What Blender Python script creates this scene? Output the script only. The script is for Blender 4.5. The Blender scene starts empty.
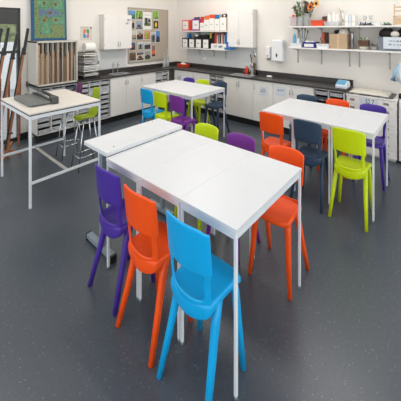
import bpy, bmesh, math, random
from mathutils import Vector, Matrix
random.seed(7)
PI = math.pi
sc = bpy.context.scene
C = sc.collection
WX, WY = 4.66, 4.80            # inner faces of the right and the left wall
FX, FY = 4.22, 4.45            # fronts of the base units along them
WT = .825                      # worktop surface

# ------------------------------------------------------------------ materials
def mat(name, col, rough=.5, metal=0., spec=.5, var=.04, scale=30., bump=0., bscale=200., alpha=None, trans=0., coat=0.):
    m = bpy.data.materials.new(name); m.use_nodes = True
    n = m.node_tree.nodes; l = m.node_tree.links; b = n['Principled BSDF']
    b.inputs['Roughness'].default_value = rough; b.inputs['Metallic'].default_value = metal
    b.inputs['Specular IOR Level'].default_value = spec
    if trans: b.inputs['Transmission Weight'].default_value = trans
    if coat: b.inputs['Coat Weight'].default_value = coat
    if alpha is not None: b.inputs['Alpha'].default_value = alpha
    tc = n.new('ShaderNodeTexCoord'); nz = n.new('ShaderNodeTexNoise'); nz.inputs['Scale'].default_value = scale
    nz.inputs['Detail'].default_value = 3
    l.new(tc.outputs['Object'], nz.inputs['Vector'])
    r = n.new('ShaderNodeValToRGB')
    a = [max(0, c*(1-var)) for c in col]; d = [min(1, c*(1+var)) for c in col]
    r.color_ramp.elements[0].position = .3; r.color_ramp.elements[1].position = .7
    r.color_ramp.elements[0].color = (*a, 1); r.color_ramp.elements[1].color = (*d, 1)
    l.new(nz.outputs['Fac'], r.inputs['Fac']); l.new(r.outputs['Color'], b.inputs['Base Color'])
    if bump:
        n2 = n.new('ShaderNodeTexNoise'); n2.inputs['Scale'].default_value = bscale
        l.new(tc.outputs['Object'], n2.inputs['Vector'])
        bp = n.new('ShaderNodeBump'); bp.inputs['Strength'].default_value = bump; bp.inputs['Distance'].default_value = .002
        l.new(n2.outputs['Fac'], bp.inputs['Height']); l.new(bp.outputs['Normal'], b.inputs['Normal'])
    return m

def srgb(r, g, b):
    f = lambda c: (c/255/12.92) if c/255 <= .04045 else ((c/255+.055)/1.055)**2.4
    return (f(r), f(g), f(b))

M = {}
def mk(name, rgb, **k):
    M[name] = mat(name, srgb(*rgb), **k)
mk('wall_paint', (236, 231, 224), rough=.85, var=.012, scale=3, bump=.15, bscale=350)
mk('ceiling_paint', (238, 236, 232), rough=.9, var=.01)
mk('white_laminate', (222, 224, 227), rough=.34, var=.01, scale=12)
mk('cream_laminate', (222, 217, 209), rough=.4, var=.015, scale=12)
mk('edge_white', (230, 230, 230), rough=.35, var=.01)
mk('dark_edge', (52, 50, 50), rough=.5)
mk('frame_white', (230, 234, 238), rough=.35, var=.02)
mk('frame_grey', (126, 138, 148), rough=.4, var=.03)
mk('frame_dark', (62, 68, 74), rough=.45)
mk('cab_white', (236, 233, 229), rough=.45, var=.012, scale=6)
mk('cab_side', (214, 211, 206), rough=.5, var=.012)
mk('beige_unit', (200, 196, 187), rough=.5, var=.02)
mk('worktop', (60, 57, 56), rough=.32, var=.12, scale=90)
mk('plinth', (24, 23, 24), rough=.5)
mk('tray_grey', (190, 193, 196), rough=.4, var=.03)
mk('tray_dark', (84, 92, 104), rough=.45, var=.05)
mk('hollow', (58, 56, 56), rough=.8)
mk('chrome', (205, 208, 212), rough=.16, metal=1)
mk('steel', (168, 170, 172), rough=.32, metal=1)
mk('black', (22, 22, 24), rough=.45)
mk('black_card', (34, 33, 35), rough=.6)
mk('charcoal', (74, 74, 74), rough=.5, var=.06)
mk('trimmer_grey', (112, 114, 113), rough=.5, var=.05)
mk('wood', (150, 94, 58), rough=.45, var=.14, scale=18)
mk('dark_wood', (92, 62, 42), rough=.55, var=.15)
mk('pale_wood', (208, 178, 142), rough=.55, var=.08)
mk('cardboard', (188, 160, 130), rough=.75, var=.05)
mk('brown_board', (134, 106, 80), rough=.8, var=.16, scale=24)
mk('red_board', (136, 62, 46), rough=.8, var=.1)
mk('dark_board', (92, 76, 62), rough=.8, var=.14)
mk('paper', (238, 236, 231), rough=.7, var=.02)
mk('paper_cool', (214, 222, 230), rough=.7, var=.02)
mk('cream_paper', (216, 210, 198), rough=.75, var=.04)
mk('ink', (58, 60, 66), rough=.7)
mk('ink_blue', (70, 92, 130), rough=.7)
mk('pinboard', (184, 170, 154), rough=.9, var=.05, scale=160, bump=.3, bscale=500)
mk('alu', (176, 172, 164), rough=.4, metal=.6)
mk('red', (214, 58, 34), rough=.45)
mk('orange_red', (226, 78, 40), rough=.4)
mk('orange_file', (232, 112, 62), rough=.45)
mk('pink', (222, 112, 112), rough=.5)
mk('violet', (150, 52, 140), rough=.45)
mk('blue_file', (46, 110, 172), rough=.4)
mk('deep_blue', (40, 52, 140), rough=.4)
mk('pale_blue', (152, 194, 220), rough=.5)
mk('bag_blue', (104, 168, 204), rough=.4)
mk('grey_file', (128, 136, 142), rough=.5)
mk('yellow', (232, 216, 96), rough=.5)
mk('petal', (244, 178, 40), rough=.6, var=.1)
mk('petal_orange', (232, 120, 40), rough=.6, var=.1)
mk('seed', (70, 40, 24), rough=.8)
mk('dry_plant', (112, 104, 78), rough=.8, var=.2)
mk('green', (76, 132, 66), rough=.6, var=.15)
mk('teal', (40, 120, 120), rough=.5)
mk('stone', (196, 190, 180), rough=.7, var=.1)
mk('clay', (150, 92, 62), rough=.7, var=.12)
mk('white_plastic', (236, 237, 238), rough=.3, var=.01)
mk('grey_crate', (122, 130, 138), rough=.45)
mk('wig', (34, 30, 28), rough=.8, var=.3, scale=80, bump=.8, bscale=120)
mk('splash_and_shade', (214, 216, 216), rough=.35, var=.01)  # left splashback grey, also the painted shade on the right wall
mk('glass_jar', (206, 212, 212), rough=.08, alpha=.38)
mk('clear_plastic', (226, 228, 230), rough=.12, alpha=.35)
mk('pane', (225, 235, 240), rough=.02, alpha=.06)
mk('blind', (70, 70, 70), rough=.8)
mk('frame_black', (34, 35, 38), rough=.4)
mk('patio', (150, 152, 156), rough=.8, var=.06)
mk('hedge', (150, 160, 104), rough=.8, var=.45, scale=9)
mk('render_white', (226, 228, 230), rough=.8)
CH = {'orange': (250, 84, 8), 'blue': (0, 168, 232), 'indigo': (72, 44, 152), 'violet': (122, 46, 146), 'lime': (204, 226, 0), 'navy': (46, 68, 92)}
for k, v in CH.items(): M['chair_'+k] = mat('chair_'+k, srgb(*v), rough=.38, var=.02, scale=25, bump=.12, bscale=260)
M['stool_lime'] = mat('stool_lime', srgb(160, 184, 20), rough=.4); M['stool_purple'] = mat('stool_purple', srgb(104, 40, 96), rough=.4)

def floor_mat():
    m = bpy.data.materials.new('vinyl_floor'); m.use_nodes = True
    n = m.node_tree.nodes; l = m.node_tree.links; b = n['Principled BSDF']
    tc = n.new('ShaderNodeTexCoord')
    v = n.new('ShaderNodeTexVoronoi'); v.inputs['Scale'].default_value = 60; v.inputs['Randomness'].default_value = 1
    l.new(tc.outputs['Object'], v.inputs['Vector'])
    lt = n.new('ShaderNodeMath'); lt.operation = 'LESS_THAN'; lt.inputs[1].default_value = .16
    l.new(v.outputs['Distance'], lt.inputs[0])
    sx = n.new('ShaderNodeSeparateColor'); l.new(v.outputs['Color'], sx.inputs['Color'])
    g = n.new('ShaderNodeMath'); g.operation = 'GREATER_THAN'; g.inputs[1].default_value = .62
    l.new(sx.outputs['Red'], g.inputs[0])
    mu = n.new('ShaderNodeMath'); mu.operation = 'MULTIPLY'
    l.new(lt.outputs[0], mu.inputs[0]); l.new(g.outputs[0], mu.inputs[1])
    nz = n.new('ShaderNodeTexNoise'); nz.inputs['Scale'].default_value = 60
    l.new(tc.outputs['Object'], nz.inputs['Vector'])
    r = n.new('ShaderNodeValToRGB'); r.color_ramp.elements[0].position = .35; r.color_ramp.elements[1].position = .7
    r.color_ramp.elements[0].color = (*srgb(72, 79, 88), 1); r.color_ramp.elements[1].color = (*srgb(79, 86, 94), 1)
    l.new(nz.outputs['Fac'], r.inputs['Fac'])
    mx = n.new('ShaderNodeMixRGB'); mx.inputs['Color2'].default_value = (*srgb(128, 132, 137), 1)
    l.new(mu.outputs[0], mx.inputs['Fac']); l.new(r.outputs['Color'], mx.inputs['Color1'])
    l.new(mx.outputs['Color'], b.inputs['Base Color'])
    b.inputs['Roughness'].default_value = .30; b.inputs['Specular IOR Level'].default_value = .6
    return m
M['floor'] = floor_mat()

# ------------------------------------------------------------------ shape helpers
def B(): return bmesh.new()
def box(bm, x0, x1, y0, y1, z0, z1, mi=0):
    p = [(x, y, z) for z in (z0, z1) for y in (y0, y1) for x in (x0, x1)]
    v = [bm.verts.new(q) for q in p]
    for f in ((0, 2, 3, 1), (4, 5, 7, 6), (0, 1, 5, 4), (2, 6, 7, 3), (0, 4, 6, 2), (1, 3, 7, 5)):
        bm.faces.new([v[i] for i in f]).material_index = mi
    return bm
def tube(bm, pts, r, n=10, ry=None, mi=0, square=False, up=(0, 0, 1)):
    pts = [Vector(p) for p in pts]
    rs = r if isinstance(r, (list, tuple)) else [r]*len(pts)
    rings = []
    for i, p in enumerate(pts):
        t = (pts[min(i+1, len(pts)-1)] - pts[max(i-1, 0)]).normalized()
        u = Vector(up)
        if abs(t.dot(u)) > .95: u = Vector((1, 0, 0))
        a = t.cross(u).normalized(); b = a.cross(t).normalized()
        rr = rs[i]; k = (rr, rr) if not isinstance(rr, tuple) else rr
        ring = []
        for j in range(n):
            th = 2*PI*j/n + (PI/4 if n == 4 else 0)
            c, s = math.cos(th), math.sin(th)
            if square:
                e = .45
                c = math.copysign(abs(c)**e, c); s = math.copysign(abs(s)**e, s)
            ring.append(bm.verts.new(p + a*c*k[0] + b*s*k[1]))
        rings.append(ring)
    for q in range(len(rings)-1):
        for j in range(n):
            bm.faces.new((rings[q][j], rings[q][(j+1) % n], rings[q+1][(j+1) % n], rings[q+1][j])).material_index = mi
    bm.faces.new(rings[0][::-1]).material_index = mi; bm.faces.new(rings[-1]).material_index = mi
    return bm
def lathe(bm, prof, cx=0, cy=0, n=16, mi=0, sx=1, sy=1):
    rings = []
    for r, z in prof:
        rings.append([bm.verts.new((cx+sx*max(r, 1e-4)*math.cos(2*PI*j/n), cy+sy*max(r, 1e-4)*math.sin(2*PI*j/n), z)) for j in range(n)])
    for q in range(len(rings)-1):
        for j in range(n):
            bm.faces.new((rings[q][j], rings[q][(j+1) % n], rings[q+1][(j+1) % n], rings[q+1][j])).material_index = mi
    bm.faces.new(rings[0][::-1]).material_index = mi; bm.faces.new(rings[-1]).material_index = mi
    return bm
def ball(bm, c, r, n=10, mi=0):
    c = Vector(c); k = r if isinstance(r, (tuple, list)) else (r, r, r)
    res = bmesh.ops.create_uvsphere(bm, u_segments=n, v_segments=max(5, n//2+1), radius=1)
    for v in res['verts']: v.co = Vector((v.co.x*k[0], v.co.y*k[1], v.co.z*k[2])) + c
    for v in res['verts']:
        for f in v.link_faces: f.material_index = mi
    return bm
def obj(name, bm, m, parent=None, bevel=0., smooth=False, sub=0, solid=0., loc=None, segs=2):
    me = bpy.data.meshes.new(name)
    bmesh.ops.recalc_face_normals(bm, faces=bm.faces); bm.to_mesh(me); bm.free()
    for q in (m if isinstance(m, (list, tuple)) else [m]): me.materials.append(M[q] if isinstance(q, str) else q)
    o = bpy.data.objects.new(name, me); C.objects.link(o)
    if parent: o.parent = parent
    if loc: o.location = loc
    if smooth:
        for p in me.polygons: p.use_smooth = True
    if solid:
        s = o.modifiers.new('s', 'SOLIDIFY'); s.thickness = solid; s.offset = 0
    if bevel:
        s = o.modifiers.new('b', 'BEVEL'); s.width = bevel; s.segments = segs; s.limit_method = 'ANGLE'; s.angle_limit = math.radians(40)
    if sub:
        s = o.modifiers.new('u', 'SUBSURF'); s.levels = sub; s.render_levels = sub
    return o
def tag(o, label, cat, group=None):
    o['label'] = label; o['category'] = cat
    if group: o['group'] = group
    return o
def thing(name, label, cat, loc=(0, 0, 0), rotz=0., group=None):
    o = bpy.data.objects.new(name, None); C.objects.link(o); o.empty_display_size = .05
    o.location = loc; o.rotation_euler = (0, 0, rotz)
    return tag(o, label, cat, group)
def dup(root, loc, rotz=0., label=None, group=None, paint=None):
    r = root.copy(); C.objects.link(r); r.location = loc; r.rotation_euler = (0, 0, rotz)
    if label: r['label'] = label
    if group: r['group'] = group
    for ch in root.children:
        c = ch.copy(); C.objects.link(c); c.parent = r
        if paint and c.material_slots[0].link == 'OBJECT': c.material_slots[0].material = M[paint]
        for g in ch.children:
            d = g.copy(); C.objects.link(d); d.parent = c
    return r
def struct(name, bm, m, bevel=0.):
    o = obj(name, bm, m, bevel=bevel); o['kind'] = 'structure'; return o
def solid_box(name, label, cat, b, m, bevel=.003, group=None):
    return tag(obj(name, box(B(), *b), m, bevel=bevel), label, cat, group)
def letters(s, size):
    cu = bpy.data.curves.new('letters', 'FONT'); cu.body = s; cu.size = size; cu.align_x = 'CENTER'; cu.align_y = 'CENTER'; cu.extrude = .0006
    t = bpy.data.objects.new('letters', cu); C.objects.link(t)
    me = bpy.data.meshes.new_from_object(t.evaluated_get(bpy.context.evaluated_depsgraph_get()))
    bpy.data.objects.remove(t); return me
ROT_R = Matrix(((0, 0, -1), (-1, 0, 0), (0, 1, 0)))     # upright on a surface that faces -X
ROT_L = Matrix(((1, 0, 0), (0, 0, -1), (0, 1, 0)))      # upright on a surface that faces -Y
def word(s, size, at, rot, m, parent, sx=.67):
    me = letters(s, size); me.materials.append(M[m])
    for v in me.vertices: v.co = rot @ Vector((v.co.x*sx, v.co.y, v.co.z))
    o = bpy.data.objects.new('lettering', me); C.objects.link(o); o.parent = parent; o.location = at; return o
def scrawl(bm, w, h, n, seed):
    """a run of pen strokes too small to read, in a local x/z plane facing -y"""
    rd = random.Random(seed); x = -w/2; st = w/n
    for i in range(n):
        k = rd.random()
        if k > .15:
            box(bm, x, x+st*.28, -.0012, 0, -h/2, h/2*rd.uniform(.5, 1))
            if k > .4: box(bm, x+st*.28, x+st*.75, -.0012, 0, h*rd.choice((-.5, 0, .25)), h*rd.choice((.4, .5)))
        x += st
    return bm

# ------------------------------------------------------------------ the room
struct('floor', box(B(), -2.6, WX+.1, -2.6, WY+.1, -.08, 0), 'floor')
struct('ceiling', box(B(), -2.6, WX+.1, -2.6, WY+.1, 2.95, 3.05), 'ceiling_paint')
b = box(B(), WX, WX+.12, -2.6, WY+.12, 0, 2.95)
struct('wall_right', b, 'wall_paint')
struct('wall_boxing', box(B(), WX-.035, WX, -2.6, 2.64, 0, 2.95), 'wall_paint')   # boxed-out stretch of the wall itself, right of the wall cupboard
b = B(); box(b, 1.43, WX+.12, WY, WY+.12, 0, 2.95); box(b, -2.6, 1.43, WY, WY+.12, 1.965, 2.95); box(b, -2.6, .2, WY, WY+.12, 0, 1.965)
struct('wall_left', b, 'wall_paint')
b = B()
box(b, 1.395, 1.43, WY-.01, WY+.06, 0, 1.965); box(b, .2, .235, WY-.01, WY+.06, 0, 1.965); box(b, .2, 1.43, WY-.01, WY+.06, 1.935, 1.965)
box(b, .235, 1.395, WY+.005, WY+.05, 1.30, 1.335); box(b, .235, 1.395, WY+.005, WY+.05, 0, .05)
box(b, .80, .83, WY+.005, WY+.05, 0, 1.935)
d = struct('door_1', b, 'frame_black', bevel=.003)
g = obj('pane', box(B(), .235, 1.395, WY+.025, WY+.03, .05, 1.935), 'pane', d)
bl = tag(obj('roller_blind', box(box(B(), .24, 1.392, WY-.012, WY-.004, 1.74, 1.94), .24, 1.392, WY-.016, WY-.002, 1.725, 1.745), 'blind'), 'dark grey roller blind pulled part way down the glazed door', 'blind')
b = B(); box(b, 2.69, 3.27, WY-.012, WY, .915, 1.27); box(b, 2.70, 3.26, WY-.02, WY-.012, 1.12, 1.135)
struct('trim_1', b, 'splash_and_shade', bevel=.002)
struct('shade_panel', box(B(), WX-.012, WX, 2.645, 4.45, .90, 1.60), 'splash_and_shade')  # pale grey sheet standing in for shade under the cupboard and shelves
struct('baseboard_left', box(B(), 1.43, 1.53, WY-.014, WY, 0, .1), 'black')
struct('baseboard_right', box(B(), WX-.05, WX-.035, -2.6, .2, 0, .1), 'black')

# outside the glazed door
struct('ground_outside', box(B(), -6, 6, WY+.12, 14, -.1, -.02), 'patio')
b = B(); rd = random.Random(3)
for i in range(1300):
    x = rd.uniform(-3.2, 5.0); y = 10.6+rd.uniform(-.35, .35); z = rd.uniform(.05, 3.4); s = rd.uniform(.10, .22)
    v = [b.verts.new((x+rd.uniform(-s, s), y+rd.uniform(-s, s), z+rd.uniform(-s, s))) for _ in range(4)]
    b.faces.new(v[:3]); b.faces.new(v[1:])
box(b, -3.2, 5.0, 10.7, 11.2, 0, 3.3)
h = tag(obj('hedge', b, 'hedge'), 'tall green hedge growing beyond the glazed door', 'hedge'); h['kind'] = 'stuff'
t = thing('garden_bench', 'pale garden bench standing outside behind the glazed door', 'bench', (.9, 6.6, -.02))
obj('seat', box(B(), -.6, .6, -.16, .16, .42, .47), 'render_white', t, .005)
obj('backrest', box(B(), -.6, .6, .14, .18, .5, .85), 'render_white', t, .005)
for s in (-.55, .55): obj('leg', box(B(), s-.03, s+.03, -.15, .15, 0, .42), 'render_white', t)
t = tag(obj('garden_wall', box(box(B(), -3, 3.2, 9.2, 9.4, -.02, 1.22), -3, 3.2, 9.17, 9.43, 1.22, 1.29), 'render_white'), 'low white garden wall in front of the hedge outside', 'wall')

# ------------------------------------------------------------------ worktop and base units
wt = thing('worktop', 'dark grey L-shaped worktop running along both walls of base units', 'worktop')
b = B(); box(b, 1.50, WX, FY-.02, WY, .797, WT); box(b, FX-.02, WX, 2.642, FY-.02, .797, WT); box(b, FX-.02, WX-.036, 1.045, 2.642, .797, WT)
obj('surface', b, 'worktop', wt, .003)
b = B(); box(b, 2.14, WX-.016, WY-.016, WY, WT, .905)
box(b, WX-.016, WX, 2.64, WY-.016, WT, .905); box(b, WX-.051, WX-.0355, 1.045, 2.64, WT, .905)
obj('upstand', b, 'worktop', wt, .002)

def place(side, a0, a1, face, back):
    """frame of a unit: along-wall interval, local coords u (along, from 0), w (depth into the unit), z"""
    if side == 'L': return lambda u, w, z: (a0+u, face+w, z)
    return lambda u, w, z: (face+w, a1-u, z)
def ubox(bm, f, u0, u1, w0, w1, z0, z1):
    p, q = f(u0, w0, z0), f(u1, w1, z1)
    return box(bm, min(p[0], q[0]), max(p[0], q[0]), min(p[1], q[1]), max(p[1], q[1]), z0, z1)
def carcass(t, f, W, D, hollow=False, m='cab_side', z1=.796):
    b = B()
    if hollow:
        ubox(b, f, 0, .016, 0, D, .11, z1); ubox(b, f, W-.016, W, 0, D, .11, z1); ubox(b, f, 0, W, 0, D, .11, .125); ubox(b, f, 0, W, 0, D, z1-.016, z1)
        obj('body', b, m, t)
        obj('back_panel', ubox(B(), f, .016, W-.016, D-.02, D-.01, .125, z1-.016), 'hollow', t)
    else:
        ubox(b, f, 0, W, .018, D, .11, z1); obj('body', b, m, t)
    obj('plinth', ubox(B(), f, 0, W, .045, .06, 0, .11), 'plinth', t)
def handle(t, f, u, z0, z1, m='steel'):
    b = B(); tube(b, [f(u, 0, z0), f(u, -.016, z0+.008), f(u, -.02, (z0+z1)/2), f(u, -.016, z1-.008), f(u, 0, z1)], .0045, 6)
    obj('handle', b, m, t, smooth=True)
def cupboard(side, a0, a1, doors, label, group='white base cupboards under the worktop'):
    """doors: (u0, u1, handle u)"""
    face = FY if side == 'L' else FX; D = (WY if side == 'L' else WX)-face-.04
    t = thing('base_cabinet', label, 'cabinet', (0, 0, 0), 0, group); f = place(side, a0, a1, face, 0); W = a1-a0
    carcass(t, f, W, D)
    for u0, u1, hu in doors:
        dr = obj('door', ubox(B(), f, u0+.002, u1-.002, 0, .017, .114, .793), 'cab_white', t, .0015)
        if hu is not None: handle(dr, f, hu, .64, .72)
    return t
def trays(side, a0, a1, cols, label, rows=8):
    face = FY if side == 'L' else FX; D = (WY if side == 'L' else WX)-face-.04
    t = thing('tray_unit', label, 'cabinet', (0, 0, 0), 0, 'tray storage units under the worktop'); f = place(side, a0, a1, face, 0); W = a1-a0
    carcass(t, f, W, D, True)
    cw = (W-.032)/cols; rd = random.Random(int(a0*100)); ph = (.796-.016-.125)/rows
    for c in range(1, cols):
        obj('divider', ubox(B(), f, .016+cw*c-.006, .016+cw*c+.006, 0, D-.02, .125, .78), 'cab_side', t)
    for c in range(cols):
        r = 0
        while r < rows:
            k = 2 if (rd.random() < .2 and r < rows-1) else 1
            z0 = .127+ph*r; z1 = z0+ph*k-.026; u0 = .016+cw*c+.010; u1 = u0+cw-.020
            b = B(); pr = rd.uniform(-.006, .012)
            ubox(b, f, u0+.006, u1-.006, pr+.006, .25, z0+.004, z1); ubox(b, f, u0, u1, pr-.004, .25, z1-.012, z1)
            ubox(b, f, u0+cw*.3, u1-cw*.3, pr-.014, pr+.006, z1-.034, z1-.02)
            ub = (u0+u1)/2
            o = obj('tray', b, 'tray_dark' if rd.random() < .14 else 'tray_grey', t, .002)
            obj('label_holder', ubox(B(), f, ub-.03, ub+.03, pr+.0035, pr+.0065, z0+.008, z0+.026), 'paper', o)
            r += k
    return t
trays('L', 1.53, 2.13, 3, 'three-column white tray unit standing under the print rack')
trays('L', 2.13, 2.73, 3, 'three-column white tray unit below the paper drying rack')
cupboard('L', 2.73, 3.36, [(0, .315, .29), (.315, .63, .34)], 'white double-door base cupboard below the two sink taps')
cupboard('L', 3.36, 3.73, [(0, .37, .03)], 'white single-door base cupboard right of the tap sink cupboard')
trays('L', 3.73, 4.10, 2, 'two-column white tray unit below the two tall glass bottles')
c = cupboard('R', 4.15, 4.41, [(0, .26, None)], 'narrow white corner panel unit where both worktops meet')
s1 = cupboard('R', 3.45, 4.15, [(0, .295, .27), (.295, .70, .32)], 'white double-door base cupboard below the black magazine files')
trays('R', 3.10, 3.45, 2, 'two-column white tray unit behind the navy chair of the rear table')
cupboard('R', 2.49, 3.10, [(0, .31, .285), (.31, .61, .335)], 'white double-door base cupboard below the sink with the red bottle')
s2 = cupboard('R', 2.12, 2.49, [(0, .37, .035)], 'white base cupboard with a two-line paper sign, under the soap dispenser')
s3 = cupboard('R', 1.485, 2.12, [(0, .31, .285), (.31, .635, .335)], 'white double base cupboard with a one-word paper sign on its left door')
trays('R', 1.06, 1.485, 2, 'two-column white tray unit beside the plan chest')

def wall_sign(cx, cz, w, h, lines, label, side='R', face=None, ink='ink', m='paper_cool'):
    face = FX if face is None else face
    t = thing('paper_sign', label, 'sign', (face-.001, cx, cz) if side == 'R' else (cx, face-.001, cz), -PI/2 if side == 'R' else 0)
    obj('sheet', box(B(), -w/2, w/2, -.0015, 0, -h/2, h/2), m, t)
    b = B()
    for i, (n, dz) in enumerate(lines):
        bb = B(); scrawl(bb, w*.62, h*.17, n, i+int(cx*50))
        for v in bb.verts: v.co.z += dz*h; v.co.y -= .0015
        me = bpy.data.meshes.new('x'); bb.to_mesh(me); bb.free(); b.from_mesh(me)
    obj('lettering', b, ink, t); return t
wall_sign(2.285, .635, .16, .14, [(3, .18), (5, -.08)], 'two-line paper sign taped on the cupboard door under the soap dispenser')
wall_sign(1.985, .67, .17, .14, [(6, .12)], 'one-word paper sign taped on the cupboard door under the towel dispenser')
wall_sign(4.26, .64, .13, .12, [(3, .2), (3, -.1)], 'small paper sign on the narrow corner unit door')
wall_sign(3.60, .65, .17, .12, [(2, 0), (4, 0.05)], 'paper sign on the cupboard door behind the far lime chair')
wall_sign(4.00, .66, .12, .09, [(4, 0)], 'paper sign on the cupboard door behind the far violet chair')

# plan chest
t = thing('plan_chest', 'white plan chest with shallow drawers at the end of the worktop', 'drawers')
pf = place('R', .47, 1.04, FX, 0)
obj('body', ubox(B(), pf, 0, .57, .012, .40, .03, .755), 'cab_white', t, .002)
obj('plinth', ubox(B(), pf, .01, .56, .03, .39, 0, .03), 'cab_side', t)
obj('top', ubox(B(), pf, -.005, .575, -.004, .40, .755, .772), 'cab_white', t, .002)
for r in range(7):
    z0 = .035+r*.103; dr = obj('drawer', ubox(B(), pf, .006, .564, 0, .014, z0, z0+.097), 'cab_white', t, .0025)
    for u in (.075, .46):
        b = B(); ubox(b, pf, u-.028, u+.028, -.009, 0, z0+.062, z0+.072); ubox(b, pf, u-.03, u+.03, -.004, 0, z0+.04, z0+.062)
        obj('pull', b, 'alu', dr, .002)
t = thing('drawer_sign', 'paper sign reading S2 7 stuck on the plan chest top drawer', 'sign')
obj('sheet', box(B(), FX-.003, FX-.0005, .665, .875, .662, .752), 'paper_cool', t)
word('S2 7', .085, (FX-.004, .76, .705), ROT_R, 'ink', t)
t = thing('plan_chest', 'second white drawer chest at the right end of the back wall', 'drawers'); pf2 = place('R', -.12, .45, FX, 0)
obj('body', ubox(B(), pf2, 0, .57, .012, .40, .03, .772), 'cab_white', t, .002)
for r in range(7): obj('drawer', ubox(B(), pf2, .006, .564, 0, .014, .035+r*.103, .132+r*.103), 'cab_white', t, .0025)

# ------------------------------------------------------------------ left wall things
def wall_cupboard(side, a0, a1, face, depth, z0, z1, split, hz, label):
    t = thing('wall_cabinet', label, 'cabinet'); f = place(side, a0, a1, face, 0); W = a1-a0
    obj('body', ubox(B(), f, 0, W, .018, depth, z0, z1), 'cab_side', t, .002)
    for u0, u1, hu in ((0, split, split-.022), (split, W, split+.022)):
        d = obj('door', ubox(B(), f, u0+.0015, u1-.0015, 0, .017, z0+.001, z1-.001), 'cab_white', t, .0015)
        handle(d, f, hu, hz, hz+.085)
        for hh in (z0+.07, z1-.11):
            obj('hinge_cap', ubox(B(), f, (u0+.006 if u0 == 0 else u1-.012), (u0+.012 if u0 == 0 else u1-.006), -.003, 0, hh, hh+.03), 'steel', d)
    return t
wall_cupboard('L', 2.70, 3.285, 4.625, WY-4.625, 1.287, 1.928, .30, 1.335, 'white double wall cupboard mounted above the two taps')
wall_cupboard('R', 2.645, 3.215, 4.48, WX-4.48, 1.318, 2.02, .27, 1.375, 'white double wall cupboard above the red bottle')
t = thing('paper_sign', 'small two-line sign on the wall cupboard above the taps', 'sign', (3.205, 4.624, 1.80))
b = B()
for dz, n in ((.032, 4), (-.032, 3)):
    bb = B(); scrawl(bb, .125, .044, n+2, int(n*7))
    for v in bb.verts: v.co.z += dz; v.co.y -= .002
    me = bpy.data.meshes.new('x'); bb.to_mesh(me); bb.free(); b.from_mesh(me)
obj('sheet', box(B(), -.07, .07, -.0012, 0, -.075, .075), 'cab_white', t); obj('lettering', b, 'grey_file', t)

# print rack and what stands in it
RX0, RX1, RY0, RY1, RZ0, RZ1 = 1.515, 2.11, 4.40, 4.765, .827, 1.475
t = thing('print_rack', 'beige upright rack of slots for boards standing on the worktop', 'rack')
b = B(); box(b, RX0, RX0+.018, RY0, RY1, RZ0, RZ1); box(b, RX1-.018, RX1, RY0, RY1, RZ0, RZ1); box(b, RX0, RX1, RY0, RY1, RZ0, RZ0+.022); box(b, RX0, RX1, RY0, RY1, RZ1-.022, RZ1)
obj('body', b, 'beige_unit', t, .002)
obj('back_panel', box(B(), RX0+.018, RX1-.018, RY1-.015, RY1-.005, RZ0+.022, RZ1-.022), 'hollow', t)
NS = 8; sw = (RX1-RX0-.036)/NS
for i in range(1, NS): obj('divider', box(B(), RX0+.018+sw*i-.003, RX0+.018+sw*i+.003, RY0+.002, RY1-.02, RZ0+.022, RZ1-.022), 'beige_unit', t)
ORD = ['first', 'second', 'third', 'fourth', 'fifth', 'sixth', 'seventh']
rd = random.Random(11)
for i in range(NS-1):
    x = RX0+.018+sw*i+.005
    hs = sorted([rd.uniform(.30, .46), rd.uniform(.36, .52), rd.uniform(.40, .59)])
    for k, (hh, wd) in enumerate(zip((hs[2], hs[0], hs[1]), ('tallest', 'shortest', 'middle'))):
        mm = 'red_board' if (i == 6 and k == 1) else rd.choice(('brown_board', 'brown_board', 'dark_board', 'cardboard'))
        w = rd.uniform(.018, .0205)
        solid_box('board', f'{wd} of three boards upright in the {ORD[i]} slot of the print rack', 'board', (x, x+w, RY0+.008+.01*k, RY1-.04, RZ0+.0225, RZ0+.022+hh), mm, .001, 'boards in the print rack')
        x += w+.002
b = B(); tube(b, [(RX1-.050, 4.46, RZ0+.023), (RX1-.050, 4.47, RZ1-.06)], .019, 12)
tag(obj('paper_roll', b, 'brown_board', smooth=True), 'brown paper roll standing in the last slot of the print rack', 'paper roll')
solid_box('cut_sheet', 'pale crumpled sheet in the last slot beside the brown roll', 'paper', (RX1-.03, RX1-.022, 4.45, 4.70, RZ0+.0225, RZ0+.42), 'paper')

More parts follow.
